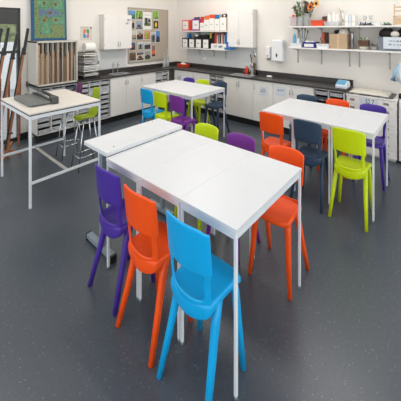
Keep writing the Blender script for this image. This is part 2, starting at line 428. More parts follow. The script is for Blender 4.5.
# painting leaning on the wall above the rack
t = thing('painting', 'green painting with blue edges leaning on the wall above the print rack', 'painting', (1.812, 4.68, 1.479)); t.rotation_euler = (math.radians(-3), 0, 0)
mk('art_blue', (38, 80, 122), rough=.6, var=.15); mk('art_green', (84, 134, 100), rough=.7, var=.5, scale=40); mk('art_mint', (92, 150, 116), rough=.7, var=.3, scale=30)
mk('art_olive', (116, 132, 84), rough=.7, var=.35, scale=60); mk('art_violet', (104, 116, 150), rough=.7, var=.2); mk('art_dark', (88, 80, 54), rough=.7, var=.3); mk('art_tan', (132, 124, 84), rough=.7, var=.2)
PW, PH = .51, .78
obj('canvas', box(B(), -PW/2, PW/2, 0, .06, 0, PH), 'art_blue', t, .003)
b = B(); L0 = -.001
box(b, -PW/2+.03, PW/2-.03, L0, 0, .035, PH-.035, 0)
for x0, x1, z0, z1, mi in ((-.13, -.02, .11, .30, 1), (.03, .20, .26, .36, 1), (-.19, -.03, .52, .62, 1), (.05, .19, .50, .70, 1), (-.215, .215, .045, .10, 2), (.02, .21, .10, .24, 2), (-.215, -.165, .1, .74, 2), (-.13, -.03, .30, .36, 2),
                           (-.15, -.135, .37, .49, 3), (-.12, -.105, .37, .49, 3), (-.07, -.058, .36, .48, 3), (-.16, .16, .41, .45, 3), (-.045, .045, .37, .50, 3), (.07, .085, .38, .49, 3), (.10, .115, .38, .49, 3), (.135, .155, .37, .49, 3), (-.008, .004, .5, .74, 2), (-.2, .2, .70, .74, 2)):
    box(b, x0, x1, L0-.001-mi*.0004, L0, z0, z1, mi)
rd = random.Random(17)
for k in range(260):
    x0 = rd.uniform(-PW/2+.03, PW/2-.045); z0 = rd.uniform(.04, PH-.06)
    if .36 < z0 < .5 and abs(x0) < .17 and rd.random() < .7: continue
    w, h = rd.uniform(.006, .02), rd.uniform(.006, .03); y = L0-.0030-k*1e-6
    b.faces.new([b.verts.new((x0, y, z0)), b.verts.new((x0+w, y, z0)), b.verts.new((x0+w, y, z0+h)), b.verts.new((x0, y, z0+h))]).material_index = rd.choice((0, 1, 2, 2, 2, 4, 5, 3))
for cx, cz in ((-.085, .31), (.085, .32), (-.085, .58), (.085, .57), (0, .43)):
    for r, mi, o in ((.027, 5, .0035), (.018, 4, .0042)):
        v = [b.verts.new((cx+r*math.cos(2*PI*j/14), -o-.001, cz+r*1.3*math.sin(2*PI*j/14))) for j in range(14)]; b.faces.new(v).material_index = mi
obj('paint_layer', b, ['art_green', 'art_mint', 'art_olive', 'art_violet', 'art_dark', 'art_tan'], t)

# drying rack, paper roll, poster, dispenser
t = thing('drying_rack', 'wire drying rack stacked with paper sheets on the worktop', 'rack', (2.385, 4.64, WT))
obj('base', box(B(), -.13, .16, -.15, .13, 0, .022), 'black', t, .004)
for sx in (-.105, .105):
    for sy in (-.12, .12): obj('post', tube(B(), [(sx, sy, .02), (sx, sy, .435)], .005, 6), 'steel', t)
rd = random.Random(5)
for k in range(15):
    z = .045+k*.026
    b = box(B(), -.108, .108, -.122, .122, z, z+.003)
    o = obj('wire_shelf', b, 'steel', t)
    if k % 5 != 2: obj('paper_sheet', box(B(), -.115+rd.uniform(-.02, .03), .115+rd.uniform(-.02, .03), -.14+rd.uniform(-.015, .01), .11, z+.0035, z+.010+.011*rd.random()), rd.choice(('cream_paper', 'paper', 'beige_unit', 'tray_grey')), o)
obj('top_tray', box(B(), -.115, .115, -.13, .13, .432, .442), 'charcoal', t, .002)
b = B(); tube(b, [(2.315, 4.60, WT+.443+.078), (2.49, 4.60, WT+.443+.078)], [(.072, .078)]*2, 24)
tag(obj('paper_towel_roll', b, 'paper', smooth=False), 'thick white paper roll lying on top of the drying rack', 'paper roll')
t = thing('poster', 'white poster with a ring of four coloured ovals above the paper roll', 'poster', (2.452, WY-.001, 1.58))
obj('sheet', box(B(), -.112, .112, -.0015, 0, -.122, .122), 'cream_paper', t)
for dx, dz, c, rot in ((-.031, .036, (232, 128, 84), .42), (.031, .036, (96, 150, 104), -.42), (-.031, -.044, (88, 146, 192), -.42), (.031, -.044, (184, 132, 152), .42)):
    mk('oval_%d' % c[0], c, rough=.7); b = B()
    v = []
    for j in range(18):
        a = 2*PI*j/18; px, pz = .027*math.cos(a), .046*math.sin(a)
        v.append(b.verts.new((dx+px*math.cos(rot)+pz*math.sin(rot)*.6, -.0022, dz-px*math.sin(rot)+pz*math.cos(rot))))
    b.faces.new(v); obj('coloured_oval', b, 'oval_%d' % c[0], t)
b = scrawl(B(), .12, .012, 14, 5)
for v in b.verts: v.co.z += .10; v.co.y -= .0016; v.co.x -= .02
obj('lettering', b, 'ink', t); obj('stamp', box(B(), .075, .10, -.002, -.0015, .08, .11), 'charcoal', t)
t = thing('soap_dispenser', 'small white wall soap dispenser beside the left wall cupboard', 'dispenser', (2.66, WY, 1.03))
obj('body', box(B(), -.022, .022, -.07, 0, .05, .2), 'white_plastic', t, .012, segs=3); obj('spout', box(B(), -.01, .01, -.06, -.03, 0, .05), 'grey_file', t, .003)

# sink and taps on the left
b = B(); box(b, 2.84, 3.17, 4.52, 4.54, WT, WT+.006); box(b, 2.84, 3.17, 4.70, 4.72, WT, WT+.006); box(b, 2.84, 2.86, 4.54, 4.70, WT, WT+.006); box(b, 3.15, 3.17, 4.54, 4.70, WT, WT+.006)
t = thing('sink', 'white sink set into the left worktop below the taps', 'sink'); obj('rim', b, 'tray_grey', t, .002)
obj('basin', box(B(), 2.86, 3.15, 4.54, 4.70, WT+.0005, WT+.002), 'steel', t)
def tap(x, y, label):
    t = thing('tap', label, 'tap', (x, y, WT), 0, 'taps at the left sink')
    obj('pillar', lathe(B(), [(.010, .0), (.010, .01), (.006, .016), (.006, .15), (.008, .155), (.008, .18), (.003, .185)], n=10), 'steel', t, smooth=True)
    obj('spout', tube(B(), [(0, 0, .15), (.0, -.02, .165), (.0, -.05, .16), (0, -.06, .14)], .004, 8), 'steel', t, smooth=True)
    obj('lever', tube(B(), [(0, 0, .18), (.018, -.004, .20), (.03, -.006, .215)], [.003, .004, .004], 8), 'steel', t, smooth=True)
tap(2.95, 4.745, 'chrome pillar tap left of the other at the left sink'); tap(3.05, 4.745, 'chrome pillar tap at the left sink, nearer the notice board')

# notice board and the photos pinned on it
t = thing('notice_board', 'large beige fabric notice board on the left wall', 'notice board', (3.848, WY, 1.535))
obj('panel', box(B(), -.525, .525, -.016, 0, -.55, .55), 'pinboard', t)
b = B(); box(b, -.535, .535, -.022, 0, .545, .56); box(b, -.535, .535, -.022, 0, -.56, -.545); box(b, -.535, -.525, -.022, 0, -.56, .56); box(b, .525, .535, -.022, 0, -.56, .56)
obj('frame', b, 'alu', t, .002)
PHS = [('photo of blue sky and green trees, half behind the wall cupboard', 3.317, 3.492, 1.855, 2.041, ((96, 150, 200), (70, 130, 90), (60, 96, 80)), 0),
 ('photo of sunlit green undergrowth in the top row', 3.497, 3.667, 1.860, 2.047, ((120, 150, 60), (86, 110, 50), (60, 64, 40)), 3),
 ('photo of a single bright green leaf in the top row', 3.933, 4.101, 1.872, 2.063, ((130, 180, 70), (110, 170, 60), (80, 140, 50)), 4),
 ('narrow photo of a dark figure beside the wall cupboard edge', 3.395, 3.467, 1.660, 1.831, ((190, 160, 130), (50, 52, 56), (70, 66, 62)), 2),
 ('photo of pale grey sea and clouds in the second row', 3.492, 3.667, 1.650, 1.835, ((150, 164, 180), (176, 182, 188), (96, 106, 116)), 1),
 ('photo of a glowing yellow oval on black', 3.947, 4.101, 1.662, 1.846, ((36, 36, 34), (40, 40, 36), (60, 70, 40)), 5),
 ('photo of a pale misty field in the third row', 3.395, 3.516, 1.438, 1.630, ((206, 200, 190), (170, 150, 120), (110, 110, 96)), 0),
 ('photo of a dark figure with a red scarf in the third row', 3.516, 3.685, 1.434, 1.630, ((180, 176, 170), (48, 46, 50), (70, 68, 66)), 6),
 ('photo of a pink and orange cliff in the third row', 3.701, 3.878, 1.433, 1.629, ((206, 150, 120), (190, 104, 80), (170, 130, 104)), 3),
 ('tall photo of a grey city street', 3.886, 4.016, 1.360, 1.597, ((190, 192, 196), (110, 112, 116), (140, 140, 138)), 2),
 ('photo of a deep blue sky over a dark car, at the right end', 4.016, 4.144, 1.367, 1.629, ((92, 142, 200), (70, 100, 140), (44, 50, 60)), 1),
 ('photo of an orange coat against blue water in the fourth row', 3.347, 3.492, 1.228, 1.399, ((70, 104, 140), (60, 70, 90), (70, 60, 54)), 6),
 ('photo of a snowy grey scene in the fourth row', 3.541, 3.685, 1.228, 1.393, ((200, 204, 208), (150, 154, 158), (130, 128, 124)), 2),
 ('photo of a dark stone arch in the fourth row', 3.706, 3.878, 1.224, 1.387, ((190, 192, 192), (60, 60, 62), (84, 82, 80)), 7),
 ('tall photo of an orange sunset', 3.900, 4.016, 1.059, 1.317, ((150, 110, 90), (226, 120, 70), (90, 60, 50)), 0),
 ('photo of a brown ploughed field in the bottom row', 3.331, 3.504, 1.017, 1.198, ((120, 96, 76), (90, 72, 56), (70, 58, 46)), 3),
 ('photo of a dusk sky glowing over dark rocks in the bottom row', 3.516, 3.693, 1.012, 1.187, ((80, 90, 104), (220, 190, 160), (44, 42, 44)), 7),
 ('photo of a dark ship on green water in the bottom row', 3.719, 3.878, 1.007, 1.205, ((150, 156, 150), (50, 56, 54), (80, 110, 70)), 1)]
pcol = {}
def pm(c):
    if c not in pcol: pcol[c] = mat('print_%d_%d_%d' % c, srgb(*c), rough=.4, var=.22, scale=40)
    return pcol[c]
def photo(label, x0, x1, z0, z1, cols, style):
    t = thing('pinned_photo', label, 'photo', ((x0+x1)/2, WY-.016, (z0+z1)/2), 0, 'photos on the notice board')
    w, h = (x1-x0)/2, (z1-z0)/2
    obj('sheet', box(B(), -w, w, -.0015, 0, -h, h), 'paper', t)
    w -= .006; h -= .007; b = B(); y = -.0022
    def poly(p, mi, k=0):
        b.faces.new([b.verts.new((px*w, y-.0003*k, pz*h)) for px, pz in p]).material_index = mi
    hz = {0: .0, 1: -.2, 2: .4, 3: .2, 4: .1, 5: 0, 6: .1, 7: .25}[style]
    poly([(-1, hz), (1, hz+.15), (1, 1), (-1, 1)], 0); poly([(-1, -.6), (1, -.5), (1, hz+.15), (-1, hz)], 1); poly([(-1, -1), (1, -1), (1, -.5), (-1, -.6)], 2)
    ms = [pm(c) for c in cols]
    if style in (2, 6):
        poly([(-.35, -.8), (.25, -.8), (.3, .2), (0, .65), (-.3, .2)], 3, 1); ms.append(pm((40, 42, 48)))
    if style == 6:
        poly([(-.25, -.2), (.2, -.3), (.22, .2), (-.2, .25)], 4, 2); ms.append(pm((214, 84, 48)))
    if style in (3, 4):
        poly([(-.8, -.9), (-.2, -.7), (.1, .6), (-.4, .8)], 3, 1); poly([(.3, -.6), (.8, -.4), (.6, .7)], 3, 1); ms.append(pm((150, 190, 80) if style == 4 or cols[0][1] > 140 else (110, 80, 60)))
    if style == 5:
        poly([(.45*math.cos(a*PI/8), .65*math.sin(a*PI/8)) for a in range(16)], 3, 1); ms.append(pm((240, 190, 50)))
    if style in (1, 7):
        poly([(-.7, -.5), (.6, -.5), (.5, -.1), (.1, .15), (-.5, 0)], 3, 1); ms.append(pm((52, 58, 66)))
    obj('print', b, ms, t); return t
for p in PHS: photo(*p)
t = thing('pinned_poster', 'white poster with a large dark tree photo at the top of the notice board', 'poster', (3.792, WY-.016, 1.835))
obj('sheet', box(B(), -.112, .112, -.0015, 0, -.185, .185), 'paper', t)
b = B(); box(b, -.085, .085, -.003, -.0015, -.11, .06, 0); box(b, -.085, .085, -.0035, -.003, -.11, -.05, 1); box(b, -.06, .0, -.0038, -.003, -.08, .06, 2); box(b, .02, .08, -.0038, -.003, -.03, .03, 2)
obj('print', b, [pm((170, 180, 160)), pm((90, 110, 66)), pm((54, 52, 44))], t)
b = scrawl(B(), .16, .014, 12, 3)
for v in b.verts: v.co.z += .12; v.co.y -= .0016
obj('lettering', b, 'grey_file', t)

def bottle(x, y, z, prof, m, label, cat='bottle', group=None, cap=None, name='bottle'):
    t = thing(name, label, cat, (x, y, z), 0, group)
    obj('body', lathe(B(), prof, n=14), m, t, smooth=True)
    if cap: obj('cap', lathe(B(), cap[0], n=12), cap[1], t, smooth=True)
    return t
bottle(4.14, 4.64, WT, [(.0, 0), (.036, .0), (.038, .02), (.038, .17), (.014, .22), (.012, .29), (.014, .30)], 'glass_jar', 'shorter clear glass bottle in the worktop corner', cap=([(.012, .296), (.012, .32), (.0, .322)], 'stone'))
bottle(4.255, 4.66, WT, [(.0, 0), (.036, .0), (.038, .02), (.038, .19), (.013, .25), (.011, .35), (.013, .36)], 'glass_jar', 'taller clear glass bottle in the worktop corner', cap=([(.011, .356), (.011, .378), (.0, .38)], 'stone'))

# ------------------------------------------------------------------ right wall: corner bin, shelves on the left
def tray_box(name, x0, x1, y0, y1, z, h, m, label, cat='tray', wall=.006, fl=.01, group=None, parts=None):
    t = thing(name, label, cat, ((x0+x1)/2, (y0+y1)/2, z), 0, group); w, d = (x1-x0)/2, (y1-y0)/2; k = 1-fl*2/max(w, .02)
    b = B()
    def ring(sx, sy, zz): return [b.verts.new((a*sx, c*sy, zz)) for a, c in ((-1, -1), (1, -1), (1, 1), (-1, 1))]
    r = [ring(w-fl, d-fl, 0), ring(w, d, h), ring(w-wall, d-wall, h), ring(w-fl-wall, d-fl-wall, wall)]
    for i in range(3):
        for j in range(4): b.faces.new((r[i][j], r[i][(j+1) % 4], r[i+1][(j+1) % 4], r[i+1][j]))
    b.faces.new(r[0][::-1]); b.faces.new(r[3])
    obj('tub', b, m, t, .002)
    rm = B()
    box(rm, -w-.004, w+.004, -d-.004, -d+.003, h-.006, h+.002); box(rm, -w-.004, w+.004, d-.003, d+.004, h-.006, h+.002); box(rm, -w-.004, -w+.003, -d, d, h-.006, h+.002); box(rm, w-.003, w+.004, -d, d, h-.006, h+.002)
    obj('rim', rm, m, t)
    return t
tray_box('tray', 4.45, 4.60, 4.31, 4.57, WT, .06, 'orange_red', 'red plastic tray in the corner of the worktop')
for i, (dx, dy, s, lb) in enumerate(((.0, .0, .05, 'larger crumpled white packet lying in the red corner tray'), (-.03, -.08, .035, 'smaller crumpled grey packet lying in the red corner tray'))):
    b = ball(B(), (0, 0, 0), (s*.9, s*1.4, s*.8), 10); rd = random.Random(i)
    for v in b.verts: v.co *= rd.uniform(.8, 1.15)
    tag(obj('packet', b, 'stone' if i else 'paper', loc=(4.525+dx*.5, 4.45+dy, WT+.012+s*.8)), lb, 'packet')

SU, SL = 1.625, 1.262     # shelf surfaces, left set
def shelf(x0, y0, y1, z, label, br):
    t = thing('wall_shelf', label, 'shelf')
    obj('board', box(B(), x0, WX-.013 if y0 > 2.6 else WX-.036, y0, y1, z-.022, z), 'cab_white', t, .002)
    for y in br:
        b = B(); X = WX-.036 if y0 < 2.6 else WX-.013
        for q in range(6): box(b, x0+.04+(X-x0-.04)*q/6, x0+.04+(X-x0-.04)*(q+1)/6, y-.006, y+.006, z-.030-.006*q, z-.022)
        obj('bracket', b, 'alu', t)
    return t
shelf(4.42, 3.185, 4.42, SU, 'upper white shelf holding the coloured file boxes', (3.36, 3.66, 4.05))
shelf(4.42, 3.185, 4.42, SL, 'lower white shelf holding the black magazine files', (3.36, 3.66, 4.05))
def upright(y, z0, z1, label, X):
    b = B(); box(b, X-.012, X, y-.008, y+.008, z0, z1)
    for k in range(int((z1-z0)/.05)): box(b, X-.0125, X-.012, y-.003, y+.003, z0+.015+k*.05, z0+.04+k*.05, 1)
    tag(obj('shelf_upright', b, ['alu', 'grey_file']), label, 'shelf upright', 'slotted uprights of the wall shelves')
upright(3.36, 1.06, 1.59, 'slotted metal upright under the blue book', WX-.013); upright(3.66, 1.08, 1.59, 'slotted metal upright under the white index box', WX-.013); upright(4.05, 1.10, 1.59, 'slotted metal upright under the second black file', WX-.013)
t = thing('wall_socket', 'white wall socket under the black magazine files', 'socket', (WX-.012, 3.93, 1.05)); obj('plate', box(B(), -.008, 0, -.035, .035, -.045, .045), 'white_plastic', t, .003); obj('switch', box(B(), -.012, -.008, -.012, .012, .01, .03), 'red', t)

def file_box(x, y0, y1, z, h, m, label, d=.17, cat='file box', group=None, lab=True, slope=.0, ink='ink', lm='paper', name='file_box', seed=1, lz=(.12, .88), lw=.76):
    t = thing(name, label, cat, (x, (y0+y1)/2, z), 0, group); w = (y1-y0)/2
    b = B(); p = [(0, 0), (d, 0), (d, h), (0, h-slope)]
    vs = [[b.verts.new((px, s*w, pz)) for px, pz in p] for s in (-1, 1)]
    b.faces.new(vs[0]); b.faces.new(vs[1][::-1])
    for j in range(4): b.faces.new((vs[0][j], vs[0][(j+1) % 4], vs[1][(j+1) % 4], vs[1][j]))
    obj('case', b, m, t, .003)
    if lab:
        hh = h-slope; obj('label_card', box(B(), -.002, 0, -w*lw, w*lw, hh*lz[0], hh*lz[1]), lm, t)
        bb = scrawl(B(), w*.8, hh*.07, 4, seed); scrawl(bb, w*.5, hh*.06, 3, seed+1)
        for v in bb.verts: v.co = Vector((v.co.y-.0022, -v.co.x, v.co.z+hh*.5))
        obj('lettering', bb, ink, t)
    return t
G1 = 'file boxes on the upper shelf'
file_box(4.44, 4.19, 4.395, SU, .232, 'pink', 'pink file box with a white label at the left end of the upper shelf', group=G1, seed=3)
file_box(4.44, 4.115, 4.185, SU, .226, 'red', 'narrow red file between the pink and the purple file box', group=G1, lab=False)
file_box(4.44, 3.88, 4.11, SU, .245, 'violet', 'purple file box with a white label on the upper shelf', group=G1, seed=4)
for i, (y0, y1, h, lb) in enumerate(((3.768, 3.875, .165, 'smallest white box file on the upper shelf, beside the purple one'), (3.632, 3.764, .225, 'white box file under the orange folder on the upper shelf'), (3.492, 3.628, .252, 'white box file under the red folder on the upper shelf'), (3.367, 3.489, .238, 'white box file under the blue folder on the upper shelf'), (3.205, 3.363, .262, 'white box file under the black camera case at the shelf end'))):
    file_box(4.44, y0, y1, SU, h, 'stone' if i < 2 else 'cardboard', lb, group=G1, seed=10+i, lz=(.03, .98), lw=.97)
G2 = 'black magazine files on the lower shelf'
for i, (y0, y1) in enumerate(((4.215, 4.395), (4.02, 4.20), (3.825, 4.005), (3.63, 3.81))):
    file_box(4.44, y0, y1, SL, .205, 'black_card', ('first', 'second', 'third', 'fourth')[i]+' black magazine file with white label from the room corner', group=G2, seed=20+i, lz=(.05, .88))
def slab(name, label, cat, b, m, group=None, parent=None): return solid_box(name, label, cat, b, m, .002, group)
G3 = 'folders lying on the upper shelf boxes'
def stack(name, label, b, m, sp):
    t = thing(name, label, 'folder', (0, 0, 0), 0, G3)
    obj('cover', box(box(B(), b[0], b[1], b[2], b[3], b[4], b[4]+.004), b[0], b[1], b[2], b[3], b[5]-.004, b[5]), m, t, .001); obj('spine', box(B(), b[0], b[0]+.004, b[2], b[3], b[4]+.004, b[5]-.004), sp, t); obj('pages', box(B(), b[0]+.006, b[1]-.002, b[2]+.003, b[3]-.003, b[4]+.0045, b[5]-.0045), 'paper', t)
stack('ring_binder', 'red ring binder on the smallest white box file', (4.46, 4.60, 3.775, 3.87, SU+.166, SU+.29), 'red', 'red')
stack('ring_binder', 'orange ring binder on the upper shelf beside the red one', (4.46, 4.60, 3.645, 3.755, SU+.226, SU+.31), 'orange_file', 'orange_file')
stack('ring_binder', 'red folder lying highest on the upper shelf', (4.45, 4.60, 3.495, 3.625, SU+.253, SU+.325), 'red', 'orange_red')
stack('ring_binder', 'blue folder lying on a white box file', (4.45, 4.60, 3.37, 3.486, SU+.239, SU+.318), 'blue_file', 'blue_file')
stack('ring_binder', 'dark blue folder lying on the purple file box', (4.46, 4.60, 3.90, 4.06, SU+.246, SU+.285), 'chair_navy', 'chair_navy')
t = thing('camera_case', 'black camera case on the last white box of the upper shelf', 'case', (4.47, 3.27, SU+.263)); obj('body', box(B(), 0, .12, -.06, .06, 0, .06), 'black', t, .006); obj('handle', tube(B(), [(.06, -.03, .06), (.06, -.025, .08), (.06, .025, .08), (.06, .03, .06)], .004, 6), 'charcoal', t); obj('tag', box(B(), -.002, 0, -.02, .02, .015, .045), 'paper', t)
slab('paint_box', 'small blue box on the first black magazine file', 'box', (4.47, 4.55, 4.21, 4.27, SL+.206, SL+.30), 'blue_file')
bb = lathe(B(), [(0, 0), (.05, 0), (.075, .02), (.085, .075), (.08, .078), (.07, .025), (0, .008)], n=16)
tag(obj('metal_bowl', bb, 'steel', smooth=True, loc=(4.53, 4.03, SL+.206)), 'silver metal bowl resting on the second black magazine file', 'bowl')
t = thing('gadget', 'black gadget resting across the third and fourth black files', 'gadget', (4.53, 3.82, SL+.206)); obj('body', box(B(), -.06, .06, -.10, .10, 0, .07), 'black', t, .01); obj('lens', lathe(B(), [(0, 0), (.02, 0), (.02, .012), (0, .012)], n=12, cx=0), 'charcoal', t, loc=(0, -.03, .07))
slab('paper_pad', 'pale yellow pad standing behind the fourth black file', 'pad', (4.55, 4.6, 3.63, 3.70, SL+.206, SL+.335), 'yellow')
t = thing('index_box', 'white box with blue lettering at the front of the lower shelf', 'box', (4.425, 3.385, SL)); obj('case', box(B(), 0, .075, -.185, .185, 0, .105), 'paper', t, .003)
bb = scrawl(B(), .10, .05, 4, 91)
for v in bb.verts: v.co = Vector((v.co.y-.0005, -v.co.x+.085, v.co.z+.055))
b2 = scrawl(B(), .12, .05, 5, 95)
for v in b2.verts: v.co = Vector((v.co.y-.0005, -v.co.x-.06, v.co.z+.055))
me = bpy.data.meshes.new('x'); b2.to_mesh(me); b2.free(); bb.from_mesh(me); obj('lettering', bb, 'ink_blue', t)
G4 = 'books standing behind the index box'
y = 3.62
for nm, w, h, m in (('black', .06, .31, 'black_card'), ('dark brown', .02, .28, 'dark_wood'), ('red', .05, .31, 'red'), ('white', .02, .27, 'paper'), ('grey', .055, .29, 'grey_file'), ('slim black', .02, .30, 'black_card'), ('cream', .032, .29, 'cream_paper'), ('orange', .035, .315, 'orange_red'), ('pale blue', .02, .28, 'pale_blue'), ('bright blue', .055, .33, 'blue_file')):
    t = thing('book', f'{nm} book standing behind the white index box', 'book', (4.505, y-w/2, SL), 0, G4)
    b = B(); box(b, 0, .14, -w/2, -w/2+.003, 0, h); box(b, 0, .14, w/2-.003, w/2, 0, h); box(b, 0, .003, -w/2, w/2, 0, h); obj('cover', b, m, t)
    obj('pages', box(B(), .003, .137, -w/2+.003, w/2-.003, .004, h-.004), 'paper', t); y -= w+.003
t = thing('letter_tray', 'blue tray jutting out at the right end of the lower file shelf', 'tray', (4.385, 3.19, SL)); obj('base', box(B(), 0, .12, -.14, .02, .002, .045), 'blue_file', t, .006)
obj('support', box(B(), .05, .12, -.004, .02, .045, .15), 'blue_file', t, .004)

# bottles by the right sink
t = thing('sink', 'white sink set into the right worktop by the red bottle', 'sink')
b = B(); box(b, 4.25, 4.27, 2.58, 2.98, WT, WT+.007); box(b, 4.44, 4.46, 2.58, 2.98, WT, WT+.007); box(b, 4.27, 4.44, 2.58, 2.60, WT, WT+.007); box(b, 4.27, 4.44, 2.96, 2.98, WT, WT+.007); obj('rim', b, 'tray_grey', t, .002)
obj('basin', box(B(), 4.27, 4.44, 2.60, 2.96, WT+.0005, WT+.002), 'steel', t)
PB = [(0, 0), (.028, 0), (.03, .02), (.03, .11), (.012, .13), (.01, .15)]
bottle(4.53, 2.80, WT, PB, 'red', 'red washing-up bottle behind the right sink', cap=([(.01, .148), (.01, .18), (.004, .2)], 'paper'))
bottle(4.52, 2.725, WT, [(0, 0), (.022, 0), (.022, .13), (.008, .15), (.008, .19)], 'steel', 'slim steel pump bottle beside the red bottle', cap=([(.01, .188), (.012, .21), (.004, .215)], 'white_plastic'))
bottle(4.55, 2.865, WT, [(0, 0), (.018, 0), (.018, .05), (.014, .06)], 'clay', 'small tan pot left of the red bottle', cat='pot')
t = bottle(4.55, 2.62+.06, WT, [(0, 0), (.042, 0), (.044, .02), (.044, .20), (.036, .21)], 'dark_board', 'brown jar full of brushes behind the right sink', cat='jar', name='brush_jar')
t = bottle(4.47, 2.655, WT, [(0, 0), (.022, 0), (.022, .12), (.009, .15), (.008, .17)], 'glass_jar', 'clear pump bottle in front of the brown brush jar', cap=([(.01, .168), (.014, .2), (.004, .22)], 'white_plastic'))
rd = random.Random(8)
for i, (lb, m) in enumerate((('tallest', 'steel'), ('leftmost', 'dark_wood'), ('rightmost', 'steel'), ('shortest', 'charcoal'), ('slightly leaning', 'pale_wood'))):
    t = thing('paint_brush', f'{lb} brush standing in the brown jar by the right sink', 'brush', (4.55, 2.68, WT+.125), 0, 'brushes in the brown jar')
    ex, ey = (0, -.002, .01, -.012, .006)[i], (0, .05, -.045, .03, -.03)[i]; hh = (.28, .20, .22, .15, .20)[i]
    obj('stick', tube(B(), [(ex*.3, ey*.3, .01), (ex, ey, hh)], .006, 6), m, t); obj('tip', ball(B(), (ex, ey, hh+.02), (.014, .014, .03), 8), ('steel', 'charcoal', 'paper', 'dark_wood', 'charcoal')[i], t, smooth=True)

# dispensers
PX = WX-.035
t = thing('soap_dispenser', 'white wall soap dispenser beside the large towel dispenser', 'dispenser', (PX, 2.395, 1.10))
obj('body', box(B(), -.075, 0, -.045, .045, .04, .25), 'white_plastic', t, .018, segs=4); obj('spout', box(B(), -.06, -.03, -.016, .016, 0, .045), 'grey_file', t, .004); obj('gauge', box(B(), -.077, -.073, -.008, .008, .07, .10), 'charcoal', t)
t = thing('towel_dispenser', 'large white paper towel dispenser on the right wall', 'dispenser', (PX, 2.195, 1.10))
obj('body', box(B(), -.13, 0, -.105, .105, -.005, .375), 'white_plastic', t, .03, segs=5)
b = B(); b.faces.new([b.verts.new((-.1312, .016*math.cos(2*PI*j/16), .11+.034*math.sin(2*PI*j/16))) for j in range(16)]); obj('window', b, 'charcoal', t)
obj('slot', box(B(), -.10, -.03, -.08, .08, -.004, .001), 'grey_file', t)
tag(obj('soap_bar', box(B(), 4.47, 4.52, 2.28, 2.37, WT, WT+.026), 'paper', bevel=.01), 'white soap bar on the worktop under the soap dispenser', 'soap')

# ------------------------------------------------------------------ right wall shelves
RU, RL = 1.70, 1.368
shelf(4.35, -.1, 1.93, RU, 'upper white wall shelf holding the sunflowers', (.59, .96, 1.09, 1.49, 1.87))
shelf(4.35, -.1, 1.93, RL, 'lower white wall shelf holding the cardboard carton', (.59, .96, 1.09, 1.49, 1.87))
for y, lb in ((1.87, 'slotted upright at the left end of the two long shelves'), (1.49, 'slotted upright behind the blue tub on the long shelves'), (1.09, 'slotted upright behind the cardboard carton'), (.96, 'slotted upright behind the steel bottle'), (.59, 'slotted upright behind the grey crate')):
    upright(y, 1.10, 1.72, lb, PX)
# upper shelf, from left to right
t = tray_box('clear_box', 4.40, 4.55, 1.815, 1.925, RU, .15, 'clear_plastic', 'clear plastic box at the left end of the upper long shelf', 'box')
solid_box('card_pack', 'red and white pack standing in the clear plastic box', 'pack', (4.44, 4.50, 1.845, 1.90, RU+.0065, RU+.19), 'paper')
slab('red_pack', 'small red pack on top inside the clear plastic box', 'pack', (4.43, 4.439, 1.85, 1.895, RU+.0065, RU+.185), 'red')
JP = [(0, 0), (.05, 0), (.052, .012), (.052, .15), (.046, .152), (.046, .012), (0, .008)]
bottle(4.46, 1.765, RU, JP, 'glass_jar', 'wide glass jar of dried stems left of the vase', cat='jar', name='glass_jar')
bottle(4.45, 1.66, RU, [(0, 0), (.04, 0), (.045, .01), (.05, .20), (.044, .20), (.04, .012), (0, .008)], 'glass_jar', 'tall glass vase holding the flowers', cat='vase', name='glass_vase')
G5 = 'dried stems in the glass jar'; rd = random.Random(21)
def dry_stem(x, y, z, tx, ty, h, label, group, m='dry_plant', seed=0):
    t = thing('dried_stem', label, 'plant', (x, y, z), 0, group); r2 = random.Random(seed)
    obj('stalk', tube(B(), [(0, 0, 0), (tx*.3, ty*.3, h*.5), (tx, ty, h)], [.004, .0035, .002], 5), 'dark_wood', t)
    b = B()
    for k in range(60):
        f = r2.uniform(.42, 1.05); c = Vector((tx*f, ty*f, h*f)); d = Vector((r2.uniform(-1, 1), r2.uniform(-1, 1), r2.uniform(-.4, 1))).normalized()*r2.uniform(.025, .065); s = d.cross(Vector((r2.random(), r2.random(), .3))).normalized()*.010
        b.faces.new([b.verts.new(c), b.verts.new(c+d*.5+s), b.verts.new(c+d), b.verts.new(c+d*.5-s)])
    obj('foliage', b, m, t, solid=.002)
for i, (ty, h, lb, m) in enumerate(((.10, .30, 'dried stem leaning farthest left out of the wide glass jar', 'dry_plant'), (.04, .34, 'green dried stem standing in the wide glass jar', 'green'), (-.02, .37, 'tall pale dried stem in the wide glass jar', 'stone'), (-.07, .33, 'dried stem leaning right towards the vase', 'dry_plant'))):
    dry_stem(4.46+.01*i, 1.765-.01*i, RU+.012, -.02*i, ty, h, lb, G5, m, i)
for i, (ty, h, lb, m) in enumerate(((.02, .36, 'dark dried stem in the vase behind the sunflowers', 'seed'), (-.07, .33, 'drooping dark stem in the vase by the wall', 'seed'))):
    dry_stem(4.46, 1.66, RU+.012, .02, ty, h, lb, 'dried stems in the vase', m, 10+i)
